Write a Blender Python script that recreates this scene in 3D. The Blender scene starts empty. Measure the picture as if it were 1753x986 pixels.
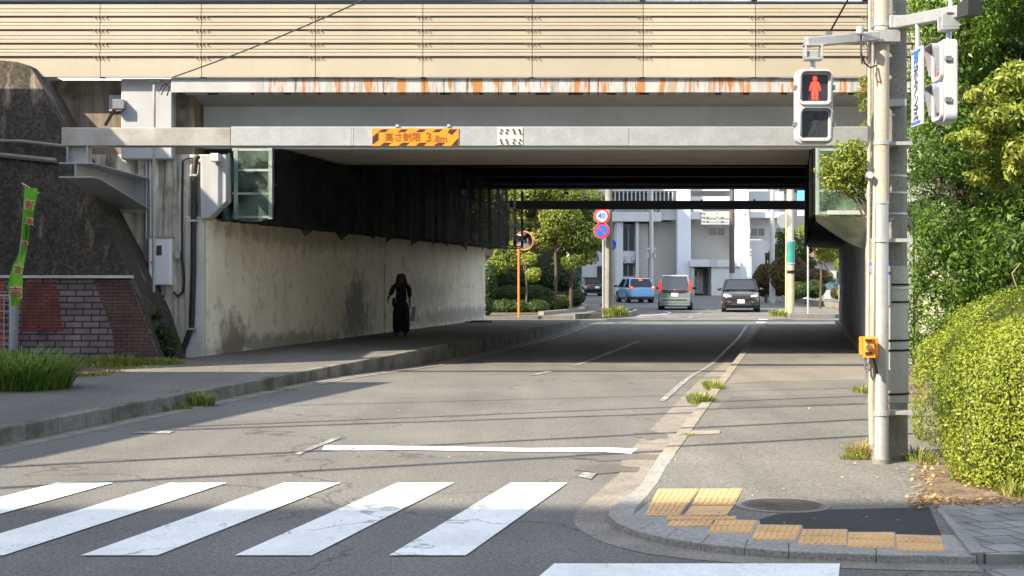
import bpy, math, random
import numpy as np
from mathutils import Vector, Matrix
R = math.radians
random.seed(7); rng = np.random.default_rng(7)
scene = bpy.context.scene
col = scene.collection

# ------------------------------------------------------------------ camera
H = 1.62; F = 2450.0
cd = bpy.data.cameras.new('camera'); cam = bpy.data.objects.new('camera', cd); col.objects.link(cam)
cam.location = (0, 0, H); cam.rotation_euler = (R(90), 0, 0)
cd.sensor_width = 36; cd.lens = F / 1753 * 36
cd.shift_y = -15 / 1753.0
cd.clip_start = 0.1; cd.clip_end = 2000
scene.camera = cam

# ------------------------------------------------------------------ light
SUN = Vector((1.30, 1.0, -1.35)).normalized()          # direction the light travels
elev = math.asin(-SUN.z)
w = bpy.data.worlds.new('World'); scene.world = w; w.use_nodes = True
nt = w.node_tree; nt.nodes.clear()
sky = nt.nodes.new('ShaderNodeTexSky'); sky.sky_type = 'NISHITA'; sky.sun_disc = False
sky.sun_elevation = elev; sky.sun_rotation = math.atan2(-SUN.x, -SUN.y)
sky.air_density = 1.2; sky.dust_density = 1.0
bg = nt.nodes.new('ShaderNodeBackground'); bg.inputs['Strength'].default_value = 0.15
wo = nt.nodes.new('ShaderNodeOutputWorld')
hs = nt.nodes.new('ShaderNodeHueSaturation'); hs.inputs['Saturation'].default_value = .6
nt.links.new(sky.outputs[0], hs.inputs['Color']); nt.links.new(hs.outputs[0], bg.inputs[0]); nt.links.new(bg.outputs[0], wo.inputs[0])
sd = bpy.data.lights.new('sun', 'SUN'); sd.energy = 4.0; sd.angle = R(0.6); sd.color = (1.0, 0.89, 0.70)
so = bpy.data.objects.new('sun', sd); col.objects.link(so); so.location = (-20, -20, 40)
so.rotation_euler = SUN.to_track_quat('-Z', 'Y').to_euler()
vs = scene.view_settings; vs.view_transform = 'Standard'; vs.look = 'None'; vs.exposure = 1.6; vs.gamma = 1
scene.cycles.max_bounces = 9; scene.cycles.diffuse_bounces = 6; scene.cycles.transparent_max_bounces = 12
scene.cycles.sample_clamp_indirect = 6

# ------------------------------------------------------------------ helpers
def gz(Y): return min(max(0.0, (Y - 60) * 0.0064), 0.35)
def sm(a, b, t):
    t = min(max((t - a) / (b - a), 0), 1); return t * t * (3 - 2 * t)
def rz(X, Y): return gz(Y) - 0.16 * sm(22, 31, Y) * (1 - sm(42, 52, Y))
def G(px, py, z=0.0):
    Y = F * (H - z) / (py - 478.0); return ((px - 876.5) * Y / F, Y, z)
def P(px, py, Y): return ((px - 876.5) * Y / F, Y, H + (478.0 - py) * Y / F)

class MB:
    def __init__(s): s.v = []; s.f = []; s.m = []
    def add(s, vs_, fs, mi=0):
        b = len(s.v); s.v += [tuple(v) for v in vs_]
        for f in fs: s.f.append(tuple(b + i for i in f)); s.m.append(mi)
        return s
    def box(s, x0, x1, y0, y1, z0, z1, mi=0, mat=None):
        v = [(x, y, z) for z in (z0, z1) for y in (y0, y1) for x in (x0, x1)]
        if mat is not None: v = [tuple(mat @ Vector(p)) for p in v]
        return s.add(v, [(0,2,3,1),(4,5,7,6),(0,1,5,4),(2,6,7,3),(0,4,6,2),(1,3,7,5)], mi)
    def prism(s, pts, ext, mi=0):
        n = len(pts); e = Vector(ext)
        v = [Vector(p) for p in pts] + [Vector(p) + e for p in pts]
        nrm = Vector((0,0,0))
        for i in range(n):
            a = v[i]; b = v[(i+1) % n]; nrm += a.cross(b)
        fl = nrm.dot(e) > 0
        fs = [tuple(range(n))[::-1] if fl else tuple(range(n)), tuple(range(n, 2*n)) if fl else tuple(range(n, 2*n))[::-1]]
        for i in range(n):
            j = (i+1) % n
            fs.append((i, j, n+j, n+i) if fl else (j, i, n+i, n+j))
        return s.add(v, fs, mi)
    def tube(s, pts, r, seg=8, cap=True, mi=0):
        pts = [Vector(p) for p in pts]; n = len(pts)
        rs = r if isinstance(r, (list, tuple)) else [r]*n
        vs_ = []; up = None
        for i, p in enumerate(pts):
            d = (pts[min(i+1, n-1)] - pts[max(i-1, 0)]).normalized()
            if up is None:
                up = Vector((0,0,1)) if abs(d.z) < .9 else Vector((1,0,0))
            a = d.cross(up).normalized(); b = a.cross(d).normalized(); up = b
            for k in range(seg):
                t = 2*math.pi*k/seg
                vs_.append(p + a*math.cos(t)*rs[i] + b*math.sin(t)*rs[i])
        fs = []
        for i in range(n-1):
            for k in range(seg):
                k2 = (k+1) % seg
                fs.append((i*seg+k, i*seg+k2, (i+1)*seg+k2, (i+1)*seg+k))
        if cap:
            fs.append(tuple(range(seg))[::-1]); fs.append(tuple(range((n-1)*seg, n*seg)))
        return s.add(vs_, fs, mi)
    def bar(s, a, b, w_, h_, mi=0):
        a = Vector(a); b = Vector(b); d = (b-a); L = d.length; d.normalize()
        up = Vector((0,0,1)) if abs(d.z) < .95 else Vector((0,1,0))
        x = d.cross(up).normalized(); z = x.cross(d).normalized()
        M = Matrix((x, d, z)).transposed().to_4x4(); M.translation = a
        return s.box(-w_/2, w_/2, 0, L, -h_/2, h_/2, mi, M)
    def ribbon(s, A, B, mi=0):
        n = len(A); return s.add(list(A)+list(B), [(i, i+1, n+i+1, n+i) for i in range(n-1)], mi)
    def ico(s, c, r, sub=2, mi=0, wob=0.0):
        import bmesh
        bm = bmesh.new(); bmesh.ops.create_icosphere(bm, subdivisions=sub, radius=1)
        vs_ = []
        for v in bm.verts:
            k = 1 + wob*math.sin(v.co.x*5+c[0]*3)*math.cos(v.co.y*4+c[1])*math.sin(v.co.z*6+1)
            vs_.append((c[0]+v.co.x*r[0]*k, c[1]+v.co.y*r[1]*k, c[2]+v.co.z*r[2]*k))
        fs = [tuple(v.index for v in f.verts) for f in bm.faces]; bm.free()
        return s.add(vs_, fs, mi)
    def build(s, name, mats, parent=None, world=True, smooth=False, bevel=0, origin=None, seg=1):
        off = Vector((0,0,0))
        if world:
            q = parent
            while q is not None: off += Vector(q.location); q = q.parent
        if origin is not None: off += Vector(origin)
        me = bpy.data.meshes.new(name)
        me.from_pydata([tuple(Vector(v) - off) for v in s.v], [], s.f)
        if not isinstance(mats, (list, tuple)): mats = [mats]
        for m in mats: me.materials.append(m)
        if len(mats) > 1: me.polygons.foreach_set('material_index', s.m)
        if smooth: me.polygons.foreach_set('use_smooth', [True]*len(me.polygons))
        o = bpy.data.objects.new(name, me); col.objects.link(o)
        if parent is not None: o.parent = parent
        if origin is not None: o.location = origin
        if bevel:
            b = o.modifiers.new('bevel', 'BEVEL'); b.width = bevel; b.segments = seg; b.limit_method = 'ANGLE'; b.angle_limit = R(40)
        if smooth:
            try: me.set_sharp_from_angle(angle=R(42))
            except Exception: pass
        return o

def tag(o, label=None, cat=None, group=None, kind=None):
    if label: o['label'] = label
    if cat: o['category'] = cat
    if group: o['group'] = group
    if kind: o['kind'] = kind
    return o
def thing(name, loc, label, cat, group=None, rz_=0):
    o = bpy.data.objects.new(name, None); col.objects.link(o); o.location = loc; o.rotation_euler = (0,0,rz_)
    o.empty_display_size = .2
    return tag(o, label, cat, group)
def struct(o): o['kind'] = 'structure'; return o
def copy_tree(o, parent=None):
    c = o.copy(); col.objects.link(c); c.parent = parent
    for ch in list(o.children): copy_tree(ch, c)
    return c
_font = None
def text(s_, size, m, parent, matrix, name='lettering', ext=0.002, sx=1.0, world=True):
    cu = bpy.data.curves.new('t', 'FONT'); cu.body = s_; cu.size = size; cu.extrude = ext
    cu.align_x = 'CENTER'; cu.align_y = 'CENTER'; cu.resolution_u = 3; cu.offset = size*0.012
    t = bpy.data.objects.new('t', cu); col.objects.link(t)
    dg = bpy.context.evaluated_depsgraph_get()
    me = bpy.data.meshes.new_from_object(t.evaluated_get(dg)); me.name = name
    bpy.data.objects.remove(t)
    mt = matrix @ Matrix.Diagonal((sx, 1, 1, 1))
    off = Vector((0,0,0))
    if world:
        q = parent
        while q is not None: off += Vector(q.location); q = q.parent
    me.transform(Matrix.Translation(-off) @ mt)
    me.materials.clear(); me.materials.append(m)
    o = bpy.data.objects.new(name, me); col.objects.link(o); o.parent = parent
    return o
def face_cam(x, y, z): # text matrix: text plane faces -Y
    return Matrix.Translation((x, y, z)) @ Matrix.Rotation(R(90), 4, 'X')

# ------------------------------------------------------------------ materials
def mk(name, c, rough=.8, metal=0., v=.25, sc=1.5, fine=.1, fsc=60, streak=0., streakc=(.05,.04,.03), sxy=6., sz=.35, sth=(.5,.7),
       bump=0., bsc=90, spec=.5, emit=None, es=0., alpha=1., trans=0., grime=0., grimec=(.04,.035,.03), gsc=.7, gth=(.5,.7), coat=0.):
    m = bpy.data.materials.new(name); m.use_nodes = True; n = m.node_tree.nodes; l = m.node_tree.links
    b = n['Principled BSDF']
    b.inputs['Roughness'].default_value = rough; b.inputs['Metallic'].default_value = metal
    b.inputs['Specular IOR Level'].default_value = spec
    if coat: b.inputs['Coat Weight'].default_value = coat
    if trans: b.inputs['Transmission Weight'].default_value = trans
    geo = n.new('ShaderNodeNewGeometry')
    def noise(scale, vec=None, det=4, ro=.6):
        x = n.new('ShaderNodeTexNoise'); x.inputs['Scale'].default_value = scale; x.inputs['Detail'].default_value = det
        x.inputs['Roughness'].default_value = ro
        l.new(vec if vec is not None else geo.outputs['Position'], x.inputs['Vector']); return x.outputs['Fac']
    def rng_(src, a, b_, c_, d):
        x = n.new('ShaderNodeMapRange'); l.new(src, x.inputs[0])
        for i, q in zip((1,2,3,4), (a, b_, c_, d)): x.inputs[i].default_value = q
        return x.outputs[0]
    def mix(fac, A, B, typ='MIX'):
        x = n.new('ShaderNodeMix'); x.data_type = 'RGBA'; x.blend_type = typ
        if hasattr(fac, 'links'): l.new(fac, x.inputs[0])
        else: x.inputs[0].default_value = fac
        for i, q in ((6, A), (7, B)):
            if hasattr(q, 'links'): l.new(q, x.inputs[i])
            else: x.inputs[i].default_value = (*q[:3], 1)
        return x.outputs[2]
    cur = tuple(c)
    if v:
        cur = mix(rng_(noise(sc), .3, .7, 0, 1), tuple(k*(1-v) for k in c), tuple(min(1, k*(1+v*.6)) for k in c))
    if fine:
        cur = mix(1., cur, mix(rng_(noise(fsc, det=2), .3, .7, 0, 1), (1-fine,)*3, (1+fine,)*3), 'MULTIPLY')
    if grime:
        cur = mix(rng_(noise(gsc, det=8, ro=.7), gth[0], gth[1], 0, grime), cur, grimec)
    if streak:
        mp = n.new('ShaderNodeMapping'); mp.inputs['Scale'].default_value = (sxy, sxy, sz); l.new(geo.outputs['Position'], mp.inputs[0])
        cur = mix(rng_(noise(1.0, mp.outputs[0], det=5, ro=.65), sth[0], sth[1], 0, streak), cur, streakc)
    if hasattr(cur, 'links'): l.new(cur, b.inputs['Base Color'])
    else: b.inputs['Base Color'].default_value = (*cur, 1)
    if bump:
        bp = n.new('ShaderNodeBump'); bp.inputs['Strength'].default_value = bump; bp.inputs['Distance'].default_value = .01
        l.new(noise(bsc, det=3), bp.inputs['Height']); l.new(bp.outputs[0], b.inputs['Normal'])
    if emit is not None:
        b.inputs['Emission Color'].default_value = (*emit, 1); b.inputs['Emission Strength'].default_value = es
    return m

def leafmat(name, c1, c2, c3, tr=.35):
    m = bpy.data.materials.new(name); m.use_nodes = True; n = m.node_tree.nodes; l = m.node_tree.links
    b = n['Principled BSDF']; b.inputs['Roughness'].default_value = .45; b.inputs['Specular IOR Level'].default_value = .35
    a = n.new('ShaderNodeAttribute'); a.attribute_name = 'rnd'
    cr = n.new('ShaderNodeValToRGB'); e = cr.color_ramp.elements
    e[0].position = 0; e[0].color = (*c1, 1); e[1].position = 1; e[1].color = (*c3, 1)
    k = e.new(.5); k.color = (*c2, 1)
    l.new(a.outputs['Fac'], cr.inputs[0]); l.new(cr.outputs[0], b.inputs['Base Color'])
    t = n.new('ShaderNodeBsdfTranslucent'); l.new(cr.outputs[0], t.inputs[0])
    mx = n.new('ShaderNodeMixShader'); mx.inputs[0].default_value = tr
    l.new(b.outputs[0], mx.inputs[1]); l.new(t.outputs[0], mx.inputs[2]); l.new(mx.outputs[0], n['Material Output'].inputs[0])
    return m

def asphalt(name, base, patch=.2, crack=.6, agg=.5):
    m = bpy.data.materials.new(name); m.use_nodes = True; n = m.node_tree.nodes; l = m.node_tree.links
    b = n['Principled BSDF']; b.inputs['Roughness'].default_value = .85; b.inputs['Specular IOR Level'].default_value = .35
    geo = n.new('ShaderNodeNewGeometry'); pos = geo.outputs['Position']
    def tex(t, scale, **k):
        x = n.new(t); x.inputs['Scale'].default_value = scale; l.new(pos, x.inputs['Vector'])
        for a_, q in k.items(): x.inputs[a_].default_value = q
        return x
    def mr(src, a, b_, c_, d):
        x = n.new('ShaderNodeMapRange'); l.new(src, x.inputs[0])
        for i, q in zip((1,2,3,4), (a, b_, c_, d)): x.inputs[i].default_value = q
        return x.outputs[0]
    def mul(p, q):
        x = n.new('ShaderNodeMath'); x.operation = 'MULTIPLY'
        for i, z in ((0, p), (1, q)):
            if hasattr(z, 'links'): l.new(z, x.inputs[i])
            else: x.inputs[i].default_value = z
        return x.outputs[0]
    big = mr(tex('ShaderNodeTexNoise', .45, Detail=5, Roughness=.6).outputs['Fac'], .3, .7, 1-patch, 1+patch)
    # wear runs along the road
    mp = n.new('ShaderNodeMapping'); mp.inputs['Rotation'].default_value = (0, 0, R(11.3)); mp.inputs['Scale'].default_value = (2.2, .12, 1)
    l.new(pos, mp.inputs[0]); wn = n.new('ShaderNodeTexNoise'); wn.inputs['Scale'].default_value = .7; wn.inputs['Detail'].default_value = 3
    l.new(mp.outputs[0], wn.inputs['Vector'])
    wear = mr(wn.outputs['Fac'], .3, .7, .88, 1.12)
    f1 = mr(tex('ShaderNodeTexNoise', 38., Detail=3, Roughness=.8).outputs['Fac'], .28, .72, 1-agg*.45, 1+agg*.45)
    vo = tex('ShaderNodeTexVoronoi', 75.); f2 = mr(vo.outputs['Distance'], .05, .5, 1+agg*.55, 1-agg*.25)
    # cracks
    ds = n.new('ShaderNodeTexNoise'); ds.inputs['Scale'].default_value = 1.3; ds.inputs['Detail'].default_value = 6; l.new(pos, ds.inputs['Vector'])
    va = n.new('ShaderNodeVectorMath'); va.operation = 'MULTIPLY_ADD'; l.new(ds.outputs['Color'], va.inputs[0]); va.inputs[1].default_value = (1.6, 1.6, 0); l.new(pos, va.inputs[2])
    cv = n.new('ShaderNodeTexVoronoi'); cv.feature = 'DISTANCE_TO_EDGE'; cv.inputs['Scale'].default_value = .28; l.new(va.outputs[0], cv.inputs['Vector'])
    ck = mr(cv.outputs['Distance'], 0, .006, 1-crack, 1)
    tot = mul(mul(mul(big, wear), mul(f1, f2)), ck)
    mx = n.new('ShaderNodeMix'); mx.data_type = 'RGBA'; mx.blend_type = 'MULTIPLY'; mx.inputs[0].default_value = 1
    mx.inputs[6].default_value = (*base, 1)
    cb = n.new('ShaderNodeCombineColor'); [l.new(tot, cb.inputs[i]) for i in range(3)]
    l.new(cb.outputs[0], mx.inputs[7]); l.new(mx.outputs[2], b.inputs['Base Color'])
    bp = n.new('ShaderNodeBump'); bp.inputs['Strength'].default_value = .35; bp.inputs['Distance'].default_value = .006
    l.new(f1, bp.inputs['Height']); l.new(bp.outputs[0], b.inputs['Normal'])
    return m

def paintmat(name, c=(.78,.78,.76), wear=(.57,.67), amt=.75):
    m = mk(name, c, .6, v=.14, sc=2.2, fine=.12, fsc=50)
    n = m.node_tree.nodes; l = m.node_tree.links; b = n['Principled BSDF']; geo = n.new('ShaderNodeNewGeometry')
    no = n.new('ShaderNodeTexNoise'); no.inputs['Scale'].default_value = 5; no.inputs['Detail'].default_value = 10; no.inputs['Roughness'].default_value = .82
    pm = n.new('ShaderNodeMapping'); pm.inputs['Rotation'].default_value = (0,0,R(12)); pm.inputs['Scale'].default_value = (1.5,.55,1); l.new(geo.outputs['Position'], pm.inputs[0]); l.new(pm.outputs[0], no.inputs['Vector'])
    r1 = n.new('ShaderNodeMapRange'); l.new(no.outputs['Fac'], r1.inputs[0])
    for i, q in zip((1,2,3,4), (wear[0], wear[1], 0, amt)): r1.inputs[i].default_value = q
    # cracks
    ds = n.new('ShaderNodeTexNoise'); ds.inputs['Scale'].default_value = 2.5; ds.inputs['Detail'].default_value = 6; l.new(geo.outputs['Position'], ds.inputs['Vector'])
    va = n.new('ShaderNodeVectorMath'); va.operation = 'MULTIPLY_ADD'; l.new(ds.outputs['Color'], va.inputs[0]); va.inputs[1].default_value = (.9,.9,0); l.new(geo.outputs['Position'], va.inputs[2])
    cv = n.new('ShaderNodeTexVoronoi'); cv.feature = 'DISTANCE_TO_EDGE'; cv.inputs['Scale'].default_value = .30; l.new(va.outputs[0], cv.inputs['Vector'])
    r2 = n.new('ShaderNodeMapRange'); l.new(cv.outputs['Distance'], r2.inputs[0])
    for i, q in zip((1,2,3,4), (0, .006, .8, 0)): r2.inputs[i].default_value = q
    mxm = n.new('ShaderNodeMath'); mxm.operation = 'MAXIMUM'; l.new(r1.outputs[0], mxm.inputs[0]); l.new(r2.outputs[0], mxm.inputs[1])
    src = b.inputs['Base Color'].links[0].from_socket
    mx = n.new('ShaderNodeMix'); mx.data_type = 'RGBA'; l.new(mxm.outputs[0], mx.inputs[0]); l.new(src, mx.inputs[6]); mx.inputs[7].default_value = (.17,.163,.15,1)
    l.new(mx.outputs[2], b.inputs['Base Color'])
    return m

def netmat(name, c, open_=.5, scale=55):
    m = bpy.data.materials.new(name); m.use_nodes = True; n = m.node_tree.nodes; l = m.node_tree.links
    b = n['Principled BSDF']; b.inputs['Base Color'].default_value = (*c, 1); b.inputs['Roughness'].default_value = .8; b.inputs['Specular IOR Level'].default_value = .1
    geo = n.new('ShaderNodeNewGeometry'); no = n.new('ShaderNodeTexNoise'); no.inputs['Scale'].default_value = scale; no.inputs['Detail'].default_value = 2
    l.new(geo.outputs['Position'], no.inputs['Vector'])
    n2 = n.new('ShaderNodeTexNoise'); n2.inputs['Scale'].default_value = 2.2; n2.inputs['Detail'].default_value = 3; l.new(geo.outputs['Position'], n2.inputs['Vector'])
    ad = n.new('ShaderNodeMath'); ad.operation = 'ADD'; l.new(no.outputs['Fac'], ad.inputs[0]); l.new(n2.outputs['Fac'], ad.inputs[1])
    r = n.new('ShaderNodeMapRange'); l.new(ad.outputs[0], r.inputs[0])
    for i, q in zip((1,2,3,4), (.82, 1.18, open_+.25, open_-.25)): r.inputs[i].default_value = q
    t = n.new('ShaderNodeBsdfTransparent'); mx = n.new('ShaderNodeMixShader')
    l.new(r.outputs[0], mx.inputs[0]); l.new(b.outputs[0], mx.inputs[1]); l.new(t.outputs[0], mx.inputs[2]); l.new(mx.outputs[0], n['Material Output'].inputs[0])
    return m

def brickmat(name, c1, c2, mortar, sc, bw, rh, ms=.012, bump=.6, axis='XZ', rough=.85, rot=0.):
    m = bpy.data.materials.new(name); m.use_nodes = True; n = m.node_tree.nodes; l = m.node_tree.links
    b = n['Principled BSDF']; b.inputs['Roughness'].default_value = rough
    geo = n.new('ShaderNodeNewGeometry'); sp = n.new('ShaderNodeSeparateXYZ'); cb = n.new('ShaderNodeCombineXYZ')
    mp = n.new('ShaderNodeMapping'); mp.inputs['Rotation'].default_value = (0,0,rot); l.new(geo.outputs['Position'], mp.inputs[0]); l.new(mp.outputs[0], sp.inputs[0])
    l.new(sp.outputs['X'], cb.inputs[0]); l.new(sp.outputs['Z' if axis == 'XZ' else 'Y'], cb.inputs[1])
    br = n.new('ShaderNodeTexBrick'); l.new(cb.outputs[0], br.inputs['Vector'])
    br.inputs['Color1'].default_value = (*c1,1); br.inputs['Color2'].default_value = (*c2,1); br.inputs['Mortar'].default_value = (*mortar,1)
    br.inputs['Scale'].default_value = sc; br.inputs['Brick Width'].default_value = bw; br.inputs['Row Height'].default_value = rh; br.inputs['Mortar Size'].default_value = ms
    no = n.new('ShaderNodeTexNoise'); no.inputs['Scale'].default_value = 3; no.inputs['Detail'].default_value = 8; l.new(geo.outputs['Position'], no.inputs['Vector'])
    r = n.new('ShaderNodeMapRange'); l.new(no.outputs['Fac'], r.inputs[0])
    for i, q in zip((1,2,3,4), (.3,.7,.6,1.25)): r.inputs[i].default_value = q
    cc = n.new('ShaderNodeCombineColor'); [l.new(r.outputs[0], cc.inputs[i]) for i in range(3)]
    mx = n.new('ShaderNodeMix'); mx.data_type = 'RGBA'; mx.blend_type = 'MULTIPLY'; mx.inputs[0].default_value = 1
    l.new(br.outputs['Color'], mx.inputs[6]); l.new(cc.outputs[0], mx.inputs[7]); l.new(mx.outputs[2], b.inputs['Base Color'])
    bp = n.new('ShaderNodeBump'); bp.inputs['Strength'].default_value = bump; bp.inputs['Distance'].default_value = .01; bp.invert = True
    l.new(br.outputs['Fac'], bp.inputs['Height']); l.new(bp.outputs[0], b.inputs['Normal'])
    return m

def rustmat():
    m = mk('fascia_concrete', (.37,.375,.37), .8, v=.12, fine=.06, sc=3)
    n = m.node_tree.nodes; l = m.node_tree.links; b = n['Principled BSDF']; geo = n.new('ShaderNodeNewGeometry')
    sp = n.new('ShaderNodeSeparateXYZ'); l.new(geo.outputs['Position'], sp.inputs[0])
    cur = b.inputs['Base Color'].links[0].from_socket
    def streaks(cur, sx, off, a, b_, colr, amt, msc, ma, mb_):
        cb = n.new('ShaderNodeCombineXYZ'); mm = n.new('ShaderNodeMath'); mm.operation = 'MULTIPLY_ADD'; l.new(sp.outputs['X'], mm.inputs[0]); mm.inputs[1].default_value = sx; mm.inputs[2].default_value = off
        zz = n.new('ShaderNodeMath'); zz.operation = 'MULTIPLY'; l.new(sp.outputs['Z'], zz.inputs[0]); zz.inputs[1].default_value = .6
        l.new(mm.outputs[0], cb.inputs[0]); l.new(zz.outputs[0], cb.inputs[1])
        no = n.new('ShaderNodeTexNoise'); no.inputs['Scale'].default_value = 1; no.inputs['Detail'].default_value = 4; no.inputs['Roughness'].default_value = .7; l.new(cb.outputs[0], no.inputs['Vector'])
        r = n.new('ShaderNodeMapRange'); l.new(no.outputs['Fac'], r.inputs[0])
        for i, q in zip((1,2,3,4), (a, b_, 0, amt)): r.inputs[i].default_value = q
        c2 = n.new('ShaderNodeCombineXYZ'); m2 = n.new('ShaderNodeMath'); m2.operation = 'MULTIPLY_ADD'; l.new(sp.outputs['X'], m2.inputs[0]); m2.inputs[1].default_value = msc; m2.inputs[2].default_value = off*2
        l.new(m2.outputs[0], c2.inputs[0])
        n2 = n.new('ShaderNodeTexNoise'); n2.inputs['Scale'].default_value = 1; n2.inputs['Detail'].default_value = 1; l.new(c2.outputs[0], n2.inputs['Vector'])
        r2 = n.new('ShaderNodeMapRange'); l.new(n2.outputs['Fac'], r2.inputs[0])
        for i, q in zip((1,2,3,4), (ma, mb_, 0, 1)): r2.inputs[i].default_value = q
        # no rust on the left metre and a half
        r3 = n.new('ShaderNodeMapRange'); l.new(sp.outputs['X'], r3.inputs[0])
        for i, q in zip((1,2,3,4), (-4.9,-4.4,.05,1)): r3.inputs[i].default_value = q
        p = n.new('ShaderNodeMath'); p.operation = 'MULTIPLY'; l.new(r.outputs[0], p.inputs[0]); l.new(r2.outputs[0], p.inputs[1])
        p2 = n.new('ShaderNodeMath'); p2.operation = 'MULTIPLY'; l.new(p.outputs[0], p2.inputs[0]); l.new(r3.outputs[0], p2.inputs[1])
        mx = n.new('ShaderNodeMix'); mx.data_type = 'RGBA'; l.new(p2.outputs[0], mx.inputs[0]); l.new(cur, mx.inputs[6]); mx.inputs[7].default_value = (*colr, 1)
        return mx.outputs[2]
    cur = streaks(cur, 7, 3.1, .52, .62, (.24,.22,.18), .8, .9, .30, .42)
    cur = streaks(cur, 5.0, 11.7, .51, .56, (.34,.14,.035), .95, 1.3, .33, .42)
    cur = streaks(cur, 16, 21.7, .58, .64, (.13,.06,.025), .95, 1.1, .34, .44)
    l.new(cur, b.inputs['Base Color'])
    return m

m_asph = asphalt('road_asphalt', (.165,.158,.146), .18, .5, 1.1)
m_asph2 = asphalt('pavement_asphalt', (.175,.165,.148), .16, .3, 1.1)
m_asph3 = asphalt('dark_patch', (.038,.038,.04), .2, .1, .6)
m_paint = paintmat('road_paint')
m_paintw = paintmat('worn_paint', (.5,.5,.48), (.38,.52), .95)
m_kerb = mk('kerb_concrete', (.20,.19,.165), .9, v=.3, sc=4, fine=.25, fsc=45, grime=.75, gsc=1.6, gth=(.48,.62), grimec=(.06,.058,.04), bump=.4, bsc=60)
m_kerbr = mk('kerb_concrete_pale', (.27,.235,.19), .9, v=.25, sc=4, fine=.35, fsc=45, grime=.5, gsc=3, grimec=(.12,.10,.08), bump=.4, bsc=60)
m_kerbg = mk('kerb_washed', (.30,.285,.26), .9, v=.2, sc=5, fine=.35, fsc=55, grime=.4, gsc=2.5, grimec=(.12,.115,.10), bump=.3, bsc=60)
m_gut = mk('gutter_concrete', (.225,.20,.168), .9, v=.3, sc=3, fine=.4, fsc=50, grime=.4, gsc=2, grimec=(.1,.09,.08), bump=.3)
m_soil = mk('soil', (.16,.11,.07), .95, v=.5, sc=5, fine=.5, fsc=30, bump=1, bsc=25)
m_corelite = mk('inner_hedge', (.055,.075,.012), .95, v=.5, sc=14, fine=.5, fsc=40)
m_tact = mk('tactile_yellow', (.68,.41,.18), .75, v=.2, sc=3, fine=.15, grime=.35, gsc=5, grimec=(.3,.2,.12))
m_iron = mk('manhole_iron', (.16,.13,.11), .6, .4, v=.3, sc=10)
m_wall = mk('painted_wall', (.94,.85,.66), .75, v=.12, sc=1.2, fine=.08, fsc=22, grime=.5, gsc=2.4, gth=(.54,.60), grimec=(.45,.39,.27), streak=.22, streakc=(.45,.38,.28), sxy=3.0, sz=.35, sth=(.52,.72), bump=.15, bsc=20)
def wallstains(m):
    n = m.node_tree.nodes; l = m.node_tree.links; b = n['Principled BSDF']; geo = n.new('ShaderNodeNewGeometry'); cur = b.inputs['Base Color'].links[0].from_socket
    no = n.new('ShaderNodeTexNoise'); no.inputs['Scale'].default_value = 3.5; no.inputs['Detail'].default_value = 7; l.new(geo.outputs['Position'], no.inputs['Vector'])
    for c, s_, colr, amt in (((-3.94,36.3,1.0),(1.6,1.0,.95),(.13,.12,.09),.9), ((-3.9,36.3,.5),(1.5,1.6,.7),(.16,.15,.11),.7), ((-5.7,28.4,.35),(1,.9,.7),(.16,.11,.07),.8), ((-2.6,43,1.2),(2,3.5,.55),(.35,.36,.36),.5), ((-4.6,33.,2.6),(3,7,.35),(.3,.26,.18),.6), ((-1.8,47,.45),(3,9,.3),(.25,.24,.22),.7), ((-5.,31.,.25),(3,5,.28),(.22,.19,.14),.7)):
        sb = n.new('ShaderNodeVectorMath'); sb.operation = 'SUBTRACT'; l.new(geo.outputs['Position'], sb.inputs[0]); sb.inputs[1].default_value = c
        dv = n.new('ShaderNodeVectorMath'); dv.operation = 'DIVIDE'; l.new(sb.outputs[0], dv.inputs[0]); dv.inputs[1].default_value = s_
        ln = n.new('ShaderNodeVectorMath'); ln.operation = 'LENGTH'; l.new(dv.outputs[0], ln.inputs[0])
        ad = n.new('ShaderNodeMath'); ad.operation = 'MULTIPLY_ADD'; l.new(no.outputs['Fac'], ad.inputs[0]); ad.inputs[1].default_value = -1.6; l.new(ln.outputs['Value'], ad.inputs[2])
        r = n.new('ShaderNodeMapRange'); l.new(ad.outputs[0], r.inputs[0])
        for i, q in zip((1,2,3,4), (-.35, .25, amt, 0)): r.inputs[i].default_value = q
        mx = n.new('ShaderNodeMix'); mx.data_type = 'RGBA'; l.new(r.outputs[0], mx.inputs[0]); l.new(cur, mx.inputs[6]); mx.inputs[7].default_value = (*colr, 1); cur = mx.outputs[2]
    # specks where the paint has flaked
    vo = n.new('ShaderNodeTexNoise'); vo.inputs['Scale'].default_value = 7; vo.inputs['Detail'].default_value = 9; vo.inputs['Roughness'].default_value = .8; l.new(geo.outputs['Position'], vo.inputs['Vector'])
    r = n.new('ShaderNodeMapRange'); l.new(vo.outputs['Fac'], r.inputs[0])
    for i, q in zip((1,2,3,4), (.66, .69, 0, .8)): r.inputs[i].default_value = q
    mx = n.new('ShaderNodeMix'); mx.data_type = 'RGBA'; l.new(r.outputs[0], mx.inputs[0]); l.new(cur, mx.inputs[6]); mx.inputs[7].default_value = (.2,.17,.12,1)
    l.new(mx.outputs[2], b.inputs['Base Color'])
wallstains(m_wall)
m_wallend = mk('abutment_pale', (.55,.53,.48), .85, v=.2, fine=.08, grime=.3, gsc=3, grimec=(.3,.27,.2))
m_abut = mk('abutment_concrete', (.66,.61,.51), .9, v=.25, sc=2, fine=.15, grime=.7, gsc=1.3, gth=(.54,.70), grimec=(.07,.06,.045), streak=.85, streakc=(.05,.042,.03), sxy=4, sz=.25, sth=(.45,.62), bump=.3, bsc=30)
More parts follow.
